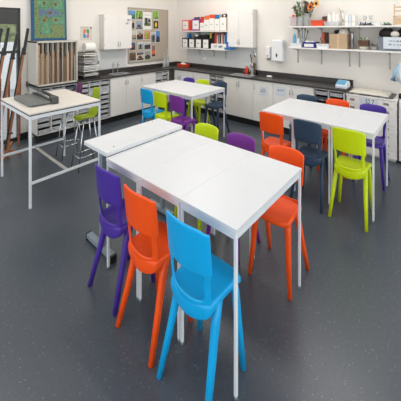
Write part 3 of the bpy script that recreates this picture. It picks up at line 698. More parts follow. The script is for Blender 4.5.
def sunflower(y, z, label, m):
    t = thing('sunflower', label, 'flower', (4.45, 1.66, RU+.012), 0, 'sunflowers in the vase')
    hx, hy, hz = -.06, y-1.66, z-RU-.012
    obj('stem', tube(B(), [(0, 0, 0), (hx*.2, hy*.4, hz*.6), (hx*.5+.01, hy*.9, hz), (hx+.01, hy, hz)], .004, 6), 'green', t)
    b = B()
    for k in range(12):
        a = 2*PI*k/12
        def P(r, da): return Vector((hx-.002-.01*(r > .03), hy+r*math.cos(a+da), hz+r*1.3*math.sin(a+da)))
        b.faces.new([b.verts.new(P(.016, 0)), b.verts.new(P(.034, .24)), b.verts.new(P(.052, 0)), b.verts.new(P(.034, -.24))])
    obj('petals', b, m, t, solid=.002)
    obj('flower_centre', ball(B(), (hx-.006, hy, hz), (.008, .02, .026), 10), 'seed', t, smooth=True)
sunflower(1.585, 1.995, 'lower orange sunflower in the glass vase', 'petal_orange'); sunflower(1.495, 2.04, 'higher yellow sunflower in the glass vase', 'petal')
tray_box('tub', 4.38, 4.55, 1.39, 1.58, RU, .085, 'orange_red', 'orange-red plastic tub on the upper long shelf', 'tub')
t = thing('black_box', 'small black box behind the orange tub', 'box', (4.56, 1.42, RU)); obj('body', box(B(), 0, .06, -.06, .045, 0, .15), 'black', t, .004); obj('front_panel', box(B(), -.002, 0, -.045, .03, .09, .14), 'dark_board', t)
tray_box('tray', 4.37, 4.56, 1.17, 1.385, RU, .06, 'clear_plastic', 'clear shallow tray of white packets beside the orange tub', 'tray')
rd = random.Random(4)
for i, (y, h, lb) in enumerate(((1.33, .18, 'white packet standing left in the clear tray'), (1.27, .2, 'white packet standing in the middle of the clear tray'), (1.215, .17, 'white packet standing right in the clear tray'))):
    b = B(); tube(b, [(0, 0, .0), (0, 0, h*.3), (0, 0, h*.7), (0, .006, h)], [(.028, .02), (.034, .026), (.028, .026), (.006, .022)], 8)
    tag(obj('packet', b, 'paper', smooth=True, loc=(4.46, y, RU+.0065)), lb, 'packet', 'white packets in the clear tray')
def sculpture(y, seed, label, h, n):
    t = thing('paper_sculpture', label, 'sculpture', (4.46, y, RU), 0, 'white sculptures on the upper shelf'); r2 = random.Random(seed)
    obj('base', lathe(B(), [(0, 0), (.035, 0), (.03, .03), (.015, .05)], n=12), 'stone', t, smooth=True)
    for k in range(n):
        a = r2.uniform(-.06, .06); hh = h*r2.uniform(.65, 1)
        obj('frond', tube(B(), [(0, 0, .03), (0, a*.4, hh*.5), (-.01, a, hh*.92), (-.015, a*1.4, hh)], [.008, (.014, .008), (.012, .006), .003], 6), 'paper' if k % 2 else 'stone', t, smooth=True)
sculpture(1.13, 2, 'white branching sculpture beside the clear tray', .27, 6)
sculpture(1.255, 5, 'taller white branching sculpture behind the clear tray', .29, 4) if False else None
t = thing('card_block', 'white paper block of three upright bundles on the upper shelf', 'paper block', (4.40, 1.035, RU))
for k in range(3): obj('bundle', box(B(), 0, .1, -.065+k*.045, -.024+k*.045, 0, .15+.008*(k % 2)), 'paper' if k != 1 else 'paper_cool', t, .003)
obj('strap', box(B(), -.003, .0, -.068, .070, .055, .06), 'pale_wood', t)
t = thing('model_tray', 'dark tray of small blue and green models on the upper shelf', 'model', (4.42, .84, RU)); obj('base', box(B(), -.05, .06, -.08, .08, 0, .015), 'dark_edge', t, .002)
rd = random.Random(9)
for k in range(7): obj('model_piece', box(B(), -.045+.012*(k % 3), -.02+.012*(k % 3), -.07+k*.02, -.056+k*.02, .015, .03+.02*rd.random()), ('deep_blue', 'teal', 'green')[k % 3], t, .002)
def glass(y, label):
    t = thing('wine_glass', label, 'glass', (4.52, y, RU), 0, 'wine glasses behind the model tray'); obj('foot', lathe(B(), [(0, 0), (.025, 0), (.004, .006), (.004, .07)], n=12), 'glass_jar', t, smooth=True)
    obj('bowl', lathe(B(), [(.004, .07), (.022, .09), (.026, .12), (.02, .145)], n=12), 'glass_jar', t, smooth=True)
glass(.875, 'wine glass nearer the paper block, behind the dark model tray'); glass(.80, 'wine glass nearer the white tray, behind the dark model tray')
tray_box('dish', 4.40, 4.50, .665, .745, RU, .05, 'white_plastic', 'small white dish beside the model tray', 'dish')
t = thing('model_plant', 'small green and blue model at the right of the white dish', 'model', (4.43, .60, RU)); obj('base', box(B(), -.03, .03, -.05, .05, 0, .012), 'dark_edge', t)
for k in range(4): obj('model_piece', box(B(), -.02, .01, -.04+k*.02, -.026+k*.02, .012, .03+.012*(k % 2)), ('teal', 'green', 'deep_blue', 'green')[k], t, .002)
t = thing('model_chair', 'small pale wooden model chair at the right end of the upper shelf', 'model', (4.44, .48, RU))
obj('seat', box(B(), -.04, .04, -.05, .05, .115, .125), 'pale_wood', t, .002)
for sx in (-.033, .033):
    for sy in (-.043, .043): obj('leg', box(B(), sx-.005, sx+.005, sy-.006, sy+.006, 0, .115), 'pale_wood', t)
for sy in (-.043, .043): obj('back_post', box(B(), .028, .038, sy-.006, sy+.006, .125, .28), 'pale_wood', t)
for z in (.18, .23): obj('back_rail', box(B(), .03, .036, -.037, .037, z, z+.016), 'pale_wood', t)
obj('side_panel', box(B(), -.036, -.03, -.037, .037, .01, .10), 'pale_wood', t)
# lower shelf
bottle(4.47, 1.868, RL, [(0, 0), (.026, 0), (.028, .02), (.028, .16), (.012, .2), (.01, .22)], 'bag_blue', 'blue bottle at the left end of the lower long shelf', cap=([(.012, .218), (.012, .245), (.0, .247)], 'white_plastic'))
tray_box('tray', 4.36, 4.46, 1.71, 1.90, RL, .06, 'white_plastic', 'shallow white tray in front of the blue bottle', 'tray')
bottle(4.51, 1.74, RL, JP, 'glass_jar', 'glass jar of brushes on the lower long shelf', cat='jar', name='brush_jar')
bottle(4.475, 1.81, RL+.0, [(0, 0), (.022, 0), (.024, .06), (.018, .12), (.008, .14)], 'white_plastic', 'white squeeze bottle beside the blue bottle')
for i, (ty, h, lb, m) in enumerate(((.07, .23, 'brush leaning left in the glass jar', 'charcoal'), (.02, .27, 'tallest brush in the glass jar on the lower shelf', 'blue_file'), (-.03, .25, 'brush leaning right in the glass jar', 'charcoal'), (-.07, .22, 'grey brush leaning far right in the glass jar', 'grey_file'))):
    t = thing('paint_brush', lb, 'brush', (4.51, 1.74, RL+.012), 0, 'brushes in the glass jar'); y1 = ty*.5
    obj('stick', tube(B(), [(0, y1*.5, 0), (0, ty, h)], .005, 6), m, t); obj('tip', ball(B(), (0, ty, h+.015), (.01, .012, .024), 8), 'charcoal', t, smooth=True)
t = tray_box('tub', 4.36, 4.54, 1.50, 1.70, RL, .085, 'deep_blue', 'deep blue tub with a white label on the lower shelf', 'tub'); obj('label_card', box(B(), -.088, -.083, -.07, .07, .015, .06), 'paper', t)
for i, (dx, dy, lb, m) in enumerate(((-.02, .04, 'white lump of plaster in the deep blue tub', 'paper'), (.0, -.03, 'peach lump of plaster in the deep blue tub', 'cream_paper'))):
    b = ball(B(), (0, 0, 0), (.05, .05, .04), 10); r2 = random.Random(i)
    for v in b.verts: v.co *= r2.uniform(.82, 1.15)
    tag(obj('plaster_lump', b, m, loc=(4.45+dx, 1.60+dy, RL+.07)), lb, 'plaster')
tray_box('tray', 4.36, 4.54, 1.305, 1.49, RL, .065, 'white_plastic', 'white tray with the clay figure on the lower shelf', 'tray')
t = thing('clay_figure', 'brown clay figure with a red top standing in the white tray', 'figure', (4.45, 1.41, RL+.007))
obj('body', lathe(B(), [(0, 0), (.035, 0), (.04, .05), (.022, .11), (.012, .13), (.0, .135)], n=12), 'clay', t, smooth=True); obj('head', box(B(), -.012, .012, -.014, .014, .125, .22), 'red', t, .004); obj('arm', tube(B(), [(0, .01, .09), (-.01, .04, .12), (-.01, .03, .16)], .008, 6), 'clay', t, smooth=True)
slab('dark_pack', 'dark flat pack behind the clay figure', 'pack', (4.575, 4.59, 1.38, 1.47, RL, RL+.235), 'dark_board')
t = thing('carton', 'tan cardboard carton on the lower long shelf', 'box', (4.37, 1.185, RL)); obj('case', box(B(), 0, .22, -.118, .118, 0, .212), 'cardboard', t, .002); obj('tape', box(B(), -.001, .0, -.014, .014, 0, .212), 'pale_wood', t)
t = thing('hard_hat', 'off-white round hat on top of the cardboard carton', 'hat', (4.45, 1.13, RL+.212)); obj('dome', lathe(B(), [(0, .0), (.066, .0), (.068, .02), (.056, .055), (.03, .078), (0, .084)], n=18), 'stone', t, smooth=True); obj('brim', lathe(B(), [(.062, 0), (.085, .004), (.085, .009), (.064, .012)], n=18), 'stone', t)
b = ball(B(), (0, 0, .03), (.05, .05, .03), 10); tag(obj('beret', b, 'black', smooth=True, loc=(4.53, 1.235, RL+.213)), 'dark beret lying behind the hat on the carton', 'hat')
bottle(4.45, 1.02, RL, [(0, 0), (.026, 0), (.026, .2), (.02, .22), (.02, .25)], 'steel', 'tall steel bottle beside the carton')
lathe_pot = [(0, 0), (.045, 0), (.062, .05), (.066, .052), (.05, .006), (0, .006)]
t = thing('dish', 'white dish under the wooden planter', 'dish', (4.43, .868, RL)); obj('base', lathe(B(), [(0, 0), (.05, 0), (.062, .045), (.058, .046), (.0, .038)], n=16), 'stone', t, smooth=True)
t = thing('planter', 'dark wooden planter box standing on a white dish', 'planter', (4.43, .868, RL+.046))
b = B(); box(b, -.05, .05, -.058, .058, 0, .045); box(b, -.055, .055, -.063, .063, .045, .085); obj('box', b, 'dark_wood', t, .004)
b = B(); r2 = random.Random(6)
for k in range(14): ball(b, (r2.uniform(-.04, .04), r2.uniform(-.045, .045), .09+r2.uniform(0, .03)), .011, 6, k % 2)
obj('plant', b, ['green', 'cream_paper'], t)
t = thing('wire_model', 'tangle of bent wire between the planter and the crate', 'model', (4.43, .75, RL)); r2 = random.Random(12); b = B(); p = [Vector((0, 0, .004))]
for k in range(16): p.append(Vector((r2.uniform(-.04, .04), r2.uniform(-.05, .05), r2.uniform(.008, .11))))
tube(b, p, .003, 5); obj('wire', b, 'charcoal', t); obj('bowl', lathe(B(), [(0, 0), (.035, 0), (.045, .05), (.042, .05), (0, .006)], n=14), 'glass_jar', t, smooth=True)
tray_box('crate', 4.36, 4.58, .28, .69, RL, .18, 'grey_crate', 'grey plastic crate of black props on the lower shelf', 'crate')
t = thing('crate_sign', 'white sign with two lines of text hung on the grey crate', 'sign', (4.353, .50, RL+.105), -PI/2); obj('card', box(B(), -.13, .15, -.003, 0, -.075, .075), 'paper_cool', t)
bb = scrawl(B(), .15, .016, 12, 55)
for v in bb.verts: v.co.z += .025
b2 = scrawl(B(), .14, .022, 8, 56)
for v in b2.verts: v.co.z -= .022
me = bpy.data.meshes.new('x'); b2.to_mesh(me); b2.free(); bb.from_mesh(me)
for v in bb.verts: v.co.y -= .003
obj('lettering', bb, 'ink', t)
for i, (y, s, lb) in enumerate(((.61, .078, 'black wig at the left end of the grey crate'), (.405, .085, 'black wig at the right end of the grey crate'))):
    b = ball(B(), (0, 0, 0), (s, s, s), 16); r2 = random.Random(i)
    for v in b.verts: v.co *= r2.uniform(.85, 1.2)
    tag(obj('wig', b, 'wig', smooth=True, loc=(4.47, y, RL+.185+s*.4)), lb, 'wig')
b = ball(B(), (0, 0, 0), (.04, .05, .045), 10); tag(obj('cloth_bundle', b, 'cream_paper', loc=(4.405, .51, RL+.215)), 'cream cloth bundle between the two black wigs', 'cloth')

# things on the plan chests and worktop end
t = thing('plastic_bag', 'blue and white plastic bag at the end of the worktop', 'bag', (4.36, 1.12, WT)); b = B()
def prism(b, pts, y0, y1):
    A = [b.verts.new((x, y0, z)) for x, z in pts]; D = [b.verts.new((x, y1, z)) for x, z in pts]
    b.faces.new(A); b.faces.new(D[::-1])
    for j in range(len(pts)): b.faces.new((A[j], A[(j+1) % len(pts)], D[(j+1) % len(pts)], D[j]))
prism(b, [(-.11, .0), (.10, .0), (.11, .05), (.06, .095), (-.02, .085), (-.115, .045)], -.075, .07)
obj('bag_body', b, 'paper_cool', t, .012, segs=3)
b = B(); prism(b, [(-.095, .062), (-.018, .0935), (.05, .1025), (.052, .098), (-.016, .080), (-.095, .050)], -.05, .062); obj('print_panel', b, 'bag_blue', t, .002)
t = thing('folder', 'black portfolio lying flat on the plan chest', 'folder', (4.42, .77, .772)); obj('cover', box(B(), -.17, .17, -.255, .255, 0, .016), 'charcoal', t, .004)
for s in (-.15, .15): obj('edge_clip', box(B(), -.172, -.15, s-.03, s+.03, .002, .02), 'steel', t, .002)
b = B(); NX, NY = 8, 14; r2 = random.Random(31); g = []
for i in range(NX+1):
    row = []
    for j in range(NY+1):
        x = -.16+.32*i/NX; y = -.22+.46*j/NY; e = min(i, NX-i, 2)/2*min(j, NY-j, 3)/3
        row.append(b.verts.new((x, y, .004+.030*min(1, e*2)*(.45+.55*j/NY)+r2.uniform(0, .014))))
    g.append(row)
for i in range(NX):
    for j in range(NY): b.faces.new((g[i][j], g[i+1][j], g[i+1][j+1], g[i][j+1]))
r = bmesh.ops.extrude_face_region(b, geom=b.faces[:])
for v in [e for e in r['geom'] if isinstance(e, bmesh.types.BMVert)]: v.co.z = .001
tag(obj('paper_bundle', b, 'cream_paper', smooth=True, loc=(4.42, .78, .7885)), 'loosely folded cream paper bundle on the black portfolio', 'paper')
t = thing('garment_stand', 'small dark-based stand holding the pale blue smock', 'stand', (4.40, .425, .773))
obj('base', lathe(B(), [(0, 0), (.05, 0), (.045, .05), (.03, .06), (0, .06)], n=14), 'black', t, smooth=True); obj('pole', tube(B(), [(0, .0, .06), (0, 0, .43)], .008, 8), 'steel', t)
obj('clamp', box(B(), -.015, .015, -.02, .02, .16, .20), 'steel', t, .003)
t = thing('smock', 'pale blue smock draped over the stand by the right edge', 'garment', (4.40, .40, .99))
b = B(); rr = []
for z, rx, ry, k in ((0, .11, .11, .22), (.08, .105, .10, .16), (.16, .09, .085, .1), (.23, .05, .06, .05), (.255, .02, .02, 0)):
    rr.append([b.verts.new((rx*(1+k*math.sin(5*a))*math.cos(a), ry*(1+k*math.sin(5*a))*math.sin(a), z)) for a in [2*PI*j/30 for j in range(30)]])
for q in range(4):
    for j in range(30): b.faces.new((rr[q][j], rr[q][(j+1) % 30], rr[q+1][(j+1) % 30], rr[q+1][j]))
obj('cloth', b, 'paper_cool', t, smooth=True, solid=.004)
obj('sleeve', tube(B(), [(0, .05, .2), (-.02, .10, .10), (-.02, .125, .0)], [.03, .036, .036], 10), 'pale_blue', t, smooth=True)

# ------------------------------------------------------------------ tables
def make_table(label, X0, Y0, W, D, H, group, top='white_laminate'):
    t = thing('classroom_table', label, 'table', (X0, Y0, 0), 0, group)
    obj('tabletop', box(B(), 0, W, 0, D, H-.022, H), top, t, .0012)
    b = B(); e = .003; s = .0155; zt = H-.0225; zb = H-.056
    box(b, e+s, W-e-s, e+.004, e+s-.002, zb, zt); box(b, e+s, W-e-s, D-e-s+.002, D-e-.004, zb, zt); box(b, e+.004, e+s-.002, e+s, D-e-s, zb, zt); box(b, W-e-s+.002, W-e-.004, e+s, D-e-s, zb, zt)
    obj('frame', b, 'frame_white', t, .002)
    for x in (e, W-e-s):
        for y in (e, D-e-s):
            lg = obj('leg', box(B(), x, x+s, y, y+s, .012, zt), 'frame_white', t, .003)
            obj('leg_cap', box(B(), x+.001, x+s-.001, y+.001, y+s-.001, 0, .0125), 'frame_grey', lg)
    return t
G = 'white tables of the long front row'
t1 = make_table('white classroom table nearest the camera, beside the blue chair', 1.047, .700, .742, .3575, .76, G)
t2 = dup(t1, (1.0475, 1.0580, 0), 0, 'white classroom table with its front legs beside the near orange chair', G)
t3 = dup(t1, (1.048, 1.4160, 0), 0, 'white classroom table next to the raised grey-legged table', G)
G = 'white tables of the right row'
for i, (y, lb) in enumerate(((.466, 'white table at the near end of the right row, by the large lime chair'), (.824, 'middle white table of the right row, behind the navy chair'), (1.182, 'white table at the far end of the right row, by an orange chair'))):
    dup(t1, (2.785+.004*i, y, 0), 0, lb, G)
G = 'tables of the rear row'
for i, (y, lb) in enumerate(((2.555, 'cream-lit table of the rear row nearest the front, by a purple chair'), (2.913, 'middle table of the rear row, beside the lime chair'), (3.271, 'table of the rear row closest to the notice board, by a blue chair'))):
    dup(t1, (2.765, y, 0), 0, lb, G)
# adjustable table
t = thing('adjustable_table', 'cream height-adjustable table on grey T-legs at the end of the front row', 'table', (1.052, 1.776, 0))
obj('tabletop', box(B(), 0, .745, 0, .318, .763, .793), 'white_laminate', t, .003)
b = B(); box(b, .03, .70, .09, .11, .725, .7625); box(b, .03, .70, .23, .25, .725, .7625); box(b, .34, .38, .10, .24, .73, .76); obj('frame', b, 'frame_grey', t, .002)
for x in (.058, .645):
    lg = obj('leg', box(B(), x-.016, x+.016, .13, .17, .05, .74), 'frame_grey', t, .003); obj('inner_column', box(B(), x-.012, x+.012, .135, .165, .40, .762), 'frame_white', lg)
    ft = obj('foot', box(B(), x-.022, x+.022, .0, .355, .016, .052), 'frame_grey', t, .004)
    obj('top_arm', box(B(), x-.018, x+.018, .02, .31, .735, .7625), 'frame_dark', t, .004)
    for y in (.005, .352): obj('end_cap', box(B(), x-.023, x+.023, y-.011, y+.008, 0, .054), 'black', ft, .004)
for x, y in ((.09, .05), (.64, .28)): obj('screw_cap', lathe(B(), [(0, 0), (.006, 0), (.006, .0012), (0, .0014)], cx=x, cy=y, n=8), 'charcoal', t, loc=(0, 0, .793))

# high table
t = thing('high_table', 'cream-topped high work table with white steel frame and dark edge', 'table', (.932, 2.88, 0))
HW, HD = .707, .895
obj('tabletop', box(B(), 0, HW, 0, HD, .858, .872), 'cream_laminate', t, .001); obj('edge_band', box(B(), -.001, HW+.001, -.001, HD+.001, .848, .8575), 'dark_edge', t, .001)
b = B(); s = .021
box(b, s, HW-s, .0, .016, .812, .8475); box(b, s, HW-s, HD-.016, HD, .812, .8475); box(b, 0, .016, s, HD-s, .812, .8475); box(b, HW-.016, HW, s, HD-s, .812, .8475); obj('frame', b, 'frame_white', t, .002)
for x in (0, HW-s):
    for y in (0, HD-s): obj('leg', box(B(), x, x+s, y, y+s, 0, .8475), 'frame_white', t, .003)
for y in (.002, HD-.018): obj('foot_rail', box(B(), s, HW-s, y, y+.016, .215, .24), 'frame_white', t, .002)
obj('stretcher', box(B(), .34, .36, .019, HD-.019, .217, .238), 'beige_unit', t, .002)

# guillotine trimmer
t = thing('paper_trimmer', 'dark grey guillotine paper trimmer lying on the high table', 'trimmer', (1.12, 3.37, .8725))
b = B()
v = [(-.095, -.27), (.10, -.27), (.11, -.25), (.11, .27), (-.07, .29), (-.105, .25), (-.11, -.24)]
lo = [b.verts.new((x, y, .008)) for x, y in v]; hi = [b.verts.new((x, y, .032)) for x, y in v]
b.faces.new(lo[::-1]); b.faces.new(hi)
for j in range(7): b.faces.new((lo[j], lo[(j+1) % 7], hi[(j+1) % 7], hi[j]))
bd = obj('base_board', b, 'trimmer_grey', t, .005)
obj('edge_strip', box(B(), .085, .115, -.26, .26, .032, .045), 'charcoal', t, .003)
obj('arm', tube(B(), [(.125, -.27, .055), (.125, -.1, .07), (.11, .25, .085), (.09, .40, .10)], [(.010, .022), (.009, .018), (.008, .013), .008], 10, square=True), 'charcoal', t, smooth=True)
obj('pivot_block', box(B(), .09, .15, -.31, -.20, 0, .075), 'charcoal', t, .01, segs=3)
obj('grip', tube(B(), [(.09, .39, .098), (.085, .43, .125), (.085, .435, .15)], .013, 10), 'black', t, smooth=True)
obj('clamp_bar', tube(B(), [(.08, -.24, .05), (.07, .0, .085), (.08, .22, .05)], .010, 8), 'trimmer_grey', t, smooth=True)
obj('dial', lathe(B(), [(0, 0), (.012, 0), (.012, .008), (0, .008)], cx=.02, cy=.26, n=10), 'charcoal', t, loc=(0, 0, .033))
for x, y in ((-.08, -.23), (.09, -.23), (-.07, .24), (.09, .24)): obj('foot', lathe(B(), [(0, 0), (.01, 0), (.01, .008), (0, .008)], cx=x, cy=y, n=8), 'black', t)

# ------------------------------------------------------------------ chairs
def seat_mesh():
    b = B(); NX, NY = 9, 8; g = []
    for i in range(NX+1):
        row = []; f = i/NX
        for j in range(NY+1):
            v = -1+2*j/NY; hw = .112+.014*f
            x = -.105+.258*f; y = v*hw
            if i == NX: x -= .022*v**4
            if i == 0: x += .012*v*v
            z = .452-.012*(1-v*v)*(1-abs(2*f-.9))-.010*max(0, f-.75)*4*.8+.006*v**4+.012*max(0, .2-f)*5*(1-v*v)*0
            row.append(b.verts.new((x, y, z)))
        g.append(row)
    for i in range(NX):
        for j in range(NY): b.faces.new((g[i][j], g[i+1][j], g[i+1][j+1], g[i][j+1]))
    loop = [g[i][0] for i in range(NX+1)]+[g[NX][j] for j in range(1, NY+1)]+[g[i][NY] for i in range(NX-1, -1, -1)]+[g[0][j] for j in range(NY-1, 0, -1)]
    def ring(k, out):
        r = []
        for v in loop:
            f = (v.co.x+.105)/.258; c = Vector((v.co.x-.02, v.co.y, 0)); rear = max(0, 1-f*3); lat = 1-(v.co.y/.12)**2
            drop = .030+.022*rear+.036*rear*max(0, lat)
            d = Vector((c.x*(.6), c.y, 0)).normalized()*out
            r.append(b.verts.new((v.co.x+d.x, v.co.y+d.y, v.co.z-drop*k)))
        return r
    prev = loop
    for k, o in ((.12, .005), (.6, .007), (1., .004)):
        r = ring(k, o); n = len(r)
        for j in range(n): b.faces.new((prev[j], prev[(j+1) % n], r[(j+1) % n], r[j]))
        prev = r
    return b
def back_x(z, v): return -.110-.036*(z-.45)/.35+.026*v*v
def back_mesh():
    b = B(); NV = 12; zs = [.395, .425, .447, .462, .50, .545, .580, .592, .606, .65, .70, .75, .785, .80]; g = []
    for z in zs:
        row = []
        for j in range(NV+1):
            v = -1+2*j/NV; zz = z
            hw = .113 if z < .47 else (.1145 if z < .585 else .125)
            if z > .74: zz = z-.016*v**6*((z-.74)/.06)-.004*v*v
            if z < .47: zz = z+(.030 if z < .42 else .022 if z < .455 else .030)*v**4
            if .59 < z < .61: zz = z-.006*(1-v*v)
            row.append(b.verts.new((back_x(zz, v)+(.012 if z < .42 else 0), v*hw, zz)))
        g.append(row)
    for i in range(len(zs)-1):
        for j in range(NV):
            if 3 <= i <= 6 and 1 <= j <= NV-2: continue          # the opening above the seat
            if i == 7 and 1 <= j <= NV-2: pass
            b.faces.new((g[i][j], g[i+1][j], g[i+1][j+1], g[i][j+1]))
    for s, j in ((-1, 0), (1, NV)):                               # side flanges turned forward
        prev = [g[i][j] for i in range(len(zs))]
        nx = [b.verts.new((p.co.x+(.020 if p.co.z > .585 else .013)*min(1, (.822-p.co.z)*18), p.co.y+s*.002, p.co.z)) for p in prev]
        for i in range(len(zs)-1): b.faces.new((prev[i], prev[i+1], nx[i+1], nx[i]))
    for v in [v for v in b.verts if not v.link_faces]: b.verts.remove(v)
    return b
def leg_bm(front, s):
    b = B()
    if front: p = [(.098, s*.104, .438), (.113, s*.113, .38), (.127, s*.123, .22), (.145, s*.140, .0)]
    else: p = [(-.018, s*.108, .438), (-.045, s*.117, .36), (-.087, s*.128, .2), (-.145, s*.143, .0)]
    tube(b, p, [(.019, .022), (.017, .0185), (.0145, .015), (.0115, .012)], 12, square=True, up=(1, 0, 0)); return b
def make_chair(label, m, loc, rz, group):
    t = thing('classroom_chair', label, 'chair', loc, rz, group)
    ps = [obj('seat', seat_mesh(), m, t, smooth=True, solid=.009, sub=1), obj('backrest', back_mesh(), m, t, smooth=True, solid=.012, sub=1)]
    for fr in (1, 0):
        for s in (-1, 1): ps.append(obj('leg', leg_bm(fr, s), m, t, smooth=True))
    for o in ps:
        o.material_slots[0].link = 'OBJECT'; o.material_slots[0].material = M[m]
    return t
GA = 'plastic chairs along the front row of tables'; GB = 'plastic chairs along the right row of tables'; GC = 'plastic chairs along the rear row of tables'
c0 = make_chair('bright blue plastic chair nearest the camera', 'chair_blue', (1.03, .885, 0), 0, GA)
CHS = [('orange', 1.032, 1.235, 0, 'orange plastic chair between the near blue and the indigo chair', GA),
 ('indigo', 1.055, 1.59, 0, 'indigo plastic chair at the left end of the front row, by the grey foot', GA),
 ('orange', 1.81, .865, PI, 'orange plastic chair tucked in on the far side of the nearest table', GA),
 ('violet', 1.815, 1.245, PI, 'violet plastic chair showing only its back behind the front tables', GA),
 ('lime', 1.82, 1.605, PI, 'lime plastic chair showing only its back behind the front tables', GA),
 ('lime', 2.775, .640, 0, 'lime plastic chair at the near side of the right row', GB),
 ('navy', 2.775, .995, 0, 'navy plastic chair between the orange and lime ones of the right row', GB),
 ('orange', 2.775, 1.365, 0, 'orange plastic chair at the far left corner of the right row', GB),
 ('navy', 3.56, 1.37, PI, 'navy plastic chair at the wall side of the right row', GB),
 ('orange', 3.56, 1.00, PI, 'orange plastic chair at the wall side of the right row', GB),
 ('indigo', 3.56, .63, PI, 'indigo plastic chair in front of the S2 7 plan chest', GB),
 ('blue', 2.68, 3.27, 0, 'bright blue plastic chair at the rear row', GC),
 ('lime', 2.68, 2.975, 0, 'lime plastic chair between the blue and violet ones of the rear row', GC),
 ('violet', 2.68, 2.65, 0, 'violet plastic chair at the front side of the rear row', GC),
 ('indigo', 3.52, 3.42, PI, 'indigo plastic chair on the wall side of the rear row', GC),
 ('lime', 3.54, 3.115, PI, 'lime plastic chair on the wall side of the rear row', GC),
 ('navy', 3.60, 2.79, PI, 'navy plastic chair on the wall side of the rear row', GC)]
for col, x, y, rz, lb, gp in CHS: dup(c0, (x, y, 0), rz, lb, gp, 'chair_'+col)

# ------------------------------------------------------------------ bar stools
def make_stool(label, m, loc, rz):
    t = thing('bar_stool', label, 'stool', loc, rz, 'stools at the high table')
    b = B(); NV = 9; rows = []
    path = [(.125, .585), (.115, .60), (.06, .606), (-.02, .60), (-.075, .605), (-.105, .64), (-.118, .70), (-.127, .765), (-.132, .80), (-.135, .845), (-.142, .935)]
    for i, (x, z) in enumerate(path):
        hw = .10 if i < 4 else (.095 if i < 6 else .092-.004*(i-6))
        row = []
        for j in range(NV+1):
            v = -1+2*j/NV; zz = z; xx = x
            if i == len(path)-1: zz -= .022*v**4
            if i == 0: xx -= .02*v**4
            if i < 4: zz += .008*v*v
            else: xx += .012*v*v
            row.append(b.verts.new((xx, v*hw, zz)))
        rows.append(row)
    for i in range(len(path)-1):
        for j in range(NV):
            if i == 7 and j == 4: continue                    # the finger hole
            b.faces.new((rows[i][j], rows[i+1][j], rows[i+1][j+1], rows[i][j+1]))
    o = obj('seat_shell', b, m, t, smooth=True, solid=.011, sub=1); o.material_slots[0].link = 'OBJECT'; o.material_slots[0].material = M[m]
    for sx, sy in ((1, 1), (1, -1), (-1, 1), (-1, -1)):
        obj('leg', tube(B(), [(.06*sx, .06*sy, .594), (.10*sx, .075*sy, .3), (.14*sx, .09*sy, 0)], .0075, 8), 'chrome', t, smooth=True)
    k = .122, .083
    obj('foot_ring', tube(B(), [(k[0], k[1], .16), (k[0], -k[1], .16), (-k[0], -k[1], .16), (-k[0], k[1], .16), (k[0], k[1], .161)], .006, 8), 'chrome', t, smooth=True)
    obj('seat_plate', box(B(), -.07, .07, -.065, .065, .586, .592), 'steel', t)
    return t
s0 = make_stool('lime bar stool with chrome legs at the high table', 'stool_lime', (1.675, 3.275, 0), PI)
dup(s0, (1.69, 3.74, 0), PI, 'purple bar stool with chrome legs at the high table', None, 'stool_purple')

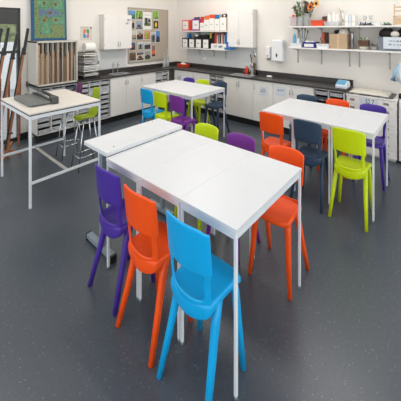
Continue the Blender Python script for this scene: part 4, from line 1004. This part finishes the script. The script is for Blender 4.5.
# ------------------------------------------------------------------ easels by the glazed door
def easel(x, y, top, label, lean=.285):
    t = thing('easel', label, 'easel', (x, y, 0), 0, 'folded wooden easels by the glazed door')
    k = top-.03; q = .80
    P = lambda f, dx=0, dy=0: (lean*f+dx, .10*f+dy, .03+k*f)
    for dx in (.0, ): obj('mast', tube(B(), [P(0), P(q)], .017, 4), 'wood', t)
    obj('slide', tube(B(), [P(.05, -.026, -.012), P(.84, -.026, -.012)], .0095, 4), 'black', t)
    obj('upper_mast', tube(B(), [P(q-.02), P(1)], [.023, .020], 4), 'black', t)
    obj('rear_leg', tube(B(), [P(.6, .02, .045), (.20, .20, .02)], .016, 4), 'wood', t)
    obj('foot', tube(B(), [(-.06, -.10, .02), (.10, .12, .14)], .018, 4), 'wood', t); obj('foot', tube(B(), [(-.02, .02, .11), (.16, -.06, .02)], .018, 4), 'wood', t)
    obj('clamp', tube(B(), [P(.16, -.03), P(.16, .03)], .014, 8), 'black', t); obj('clamp', tube(B(), [P(.79, -.03), P(.79, .028)], .015, 8), 'black', t)
    return t
easel(1.115, 4.28, 1.66, 'folded wooden easel nearest the print rack')
easel(.985, 4.28, 1.59, 'folded wooden easel second from the print rack')
easel(.885, 4.28, 1.67, 'folded wooden easel third from the print rack')
easel(.80, 4.26, 1.66, 'folded wooden easel at the left edge of the picture')

# ------------------------------------------------------------------ light
W = bpy.data.worlds.new('World'); sc.world = W; W.use_nodes = True
bg = W.node_tree.nodes['Background']; bg.inputs['Color'].default_value = (.94, .98, 1.0, 1); bg.inputs['Strength'].default_value = 1.75
def area(name, x, y, sx, sy, power, col=(1, .97, .92), z=2.93):
    L = bpy.data.lights.new(name, 'AREA'); L.shape = 'RECTANGLE'; L.size = sx; L.size_y = sy; L.energy = power; L.color = col
    o = bpy.data.objects.new(name, L); C.objects.link(o); o.location = (x, y, z); return o
for x, y, p, w in ((.6, 1.0, 7, .97), (.6, 3.4, 15, .88), (2.3, .8, 8, .95), (2.3, 3.2, 18, .86), (3.7, 1.0, 13, .90), (3.7, 3.2, 18, .86), (2.3, -1.0, 7, .97)): area('ceiling_light', x, y, .5, 1.0, p, (1, (1+w)/2, w))

# ------------------------------------------------------------------ camera
cam = bpy.data.cameras.new('camera'); co = bpy.data.objects.new('camera', cam); C.objects.link(co)
F = 284.
cam.sensor_width = 36; cam.sensor_fit = 'HORIZONTAL'; cam.lens = 36*F/401; cam.shift_y = -(200.5-30)/401; cam.clip_start = .05
co.location = (0, 0, 1.64); co.rotation_euler = (PI/2, 0, math.radians(-(90-49.0)) )
co.rotation_euler = (PI/2, 0, math.radians(41.0-90.0)+math.radians(0))
sc.camera = co
sc.view_settings.view_transform = 'Standard'; sc.view_settings.look = 'None'; sc.view_settings.gamma = 1; sc.view_settings.exposure = 0
try: sc.view_settings.use_curve_mapping = False
except Exception: pass
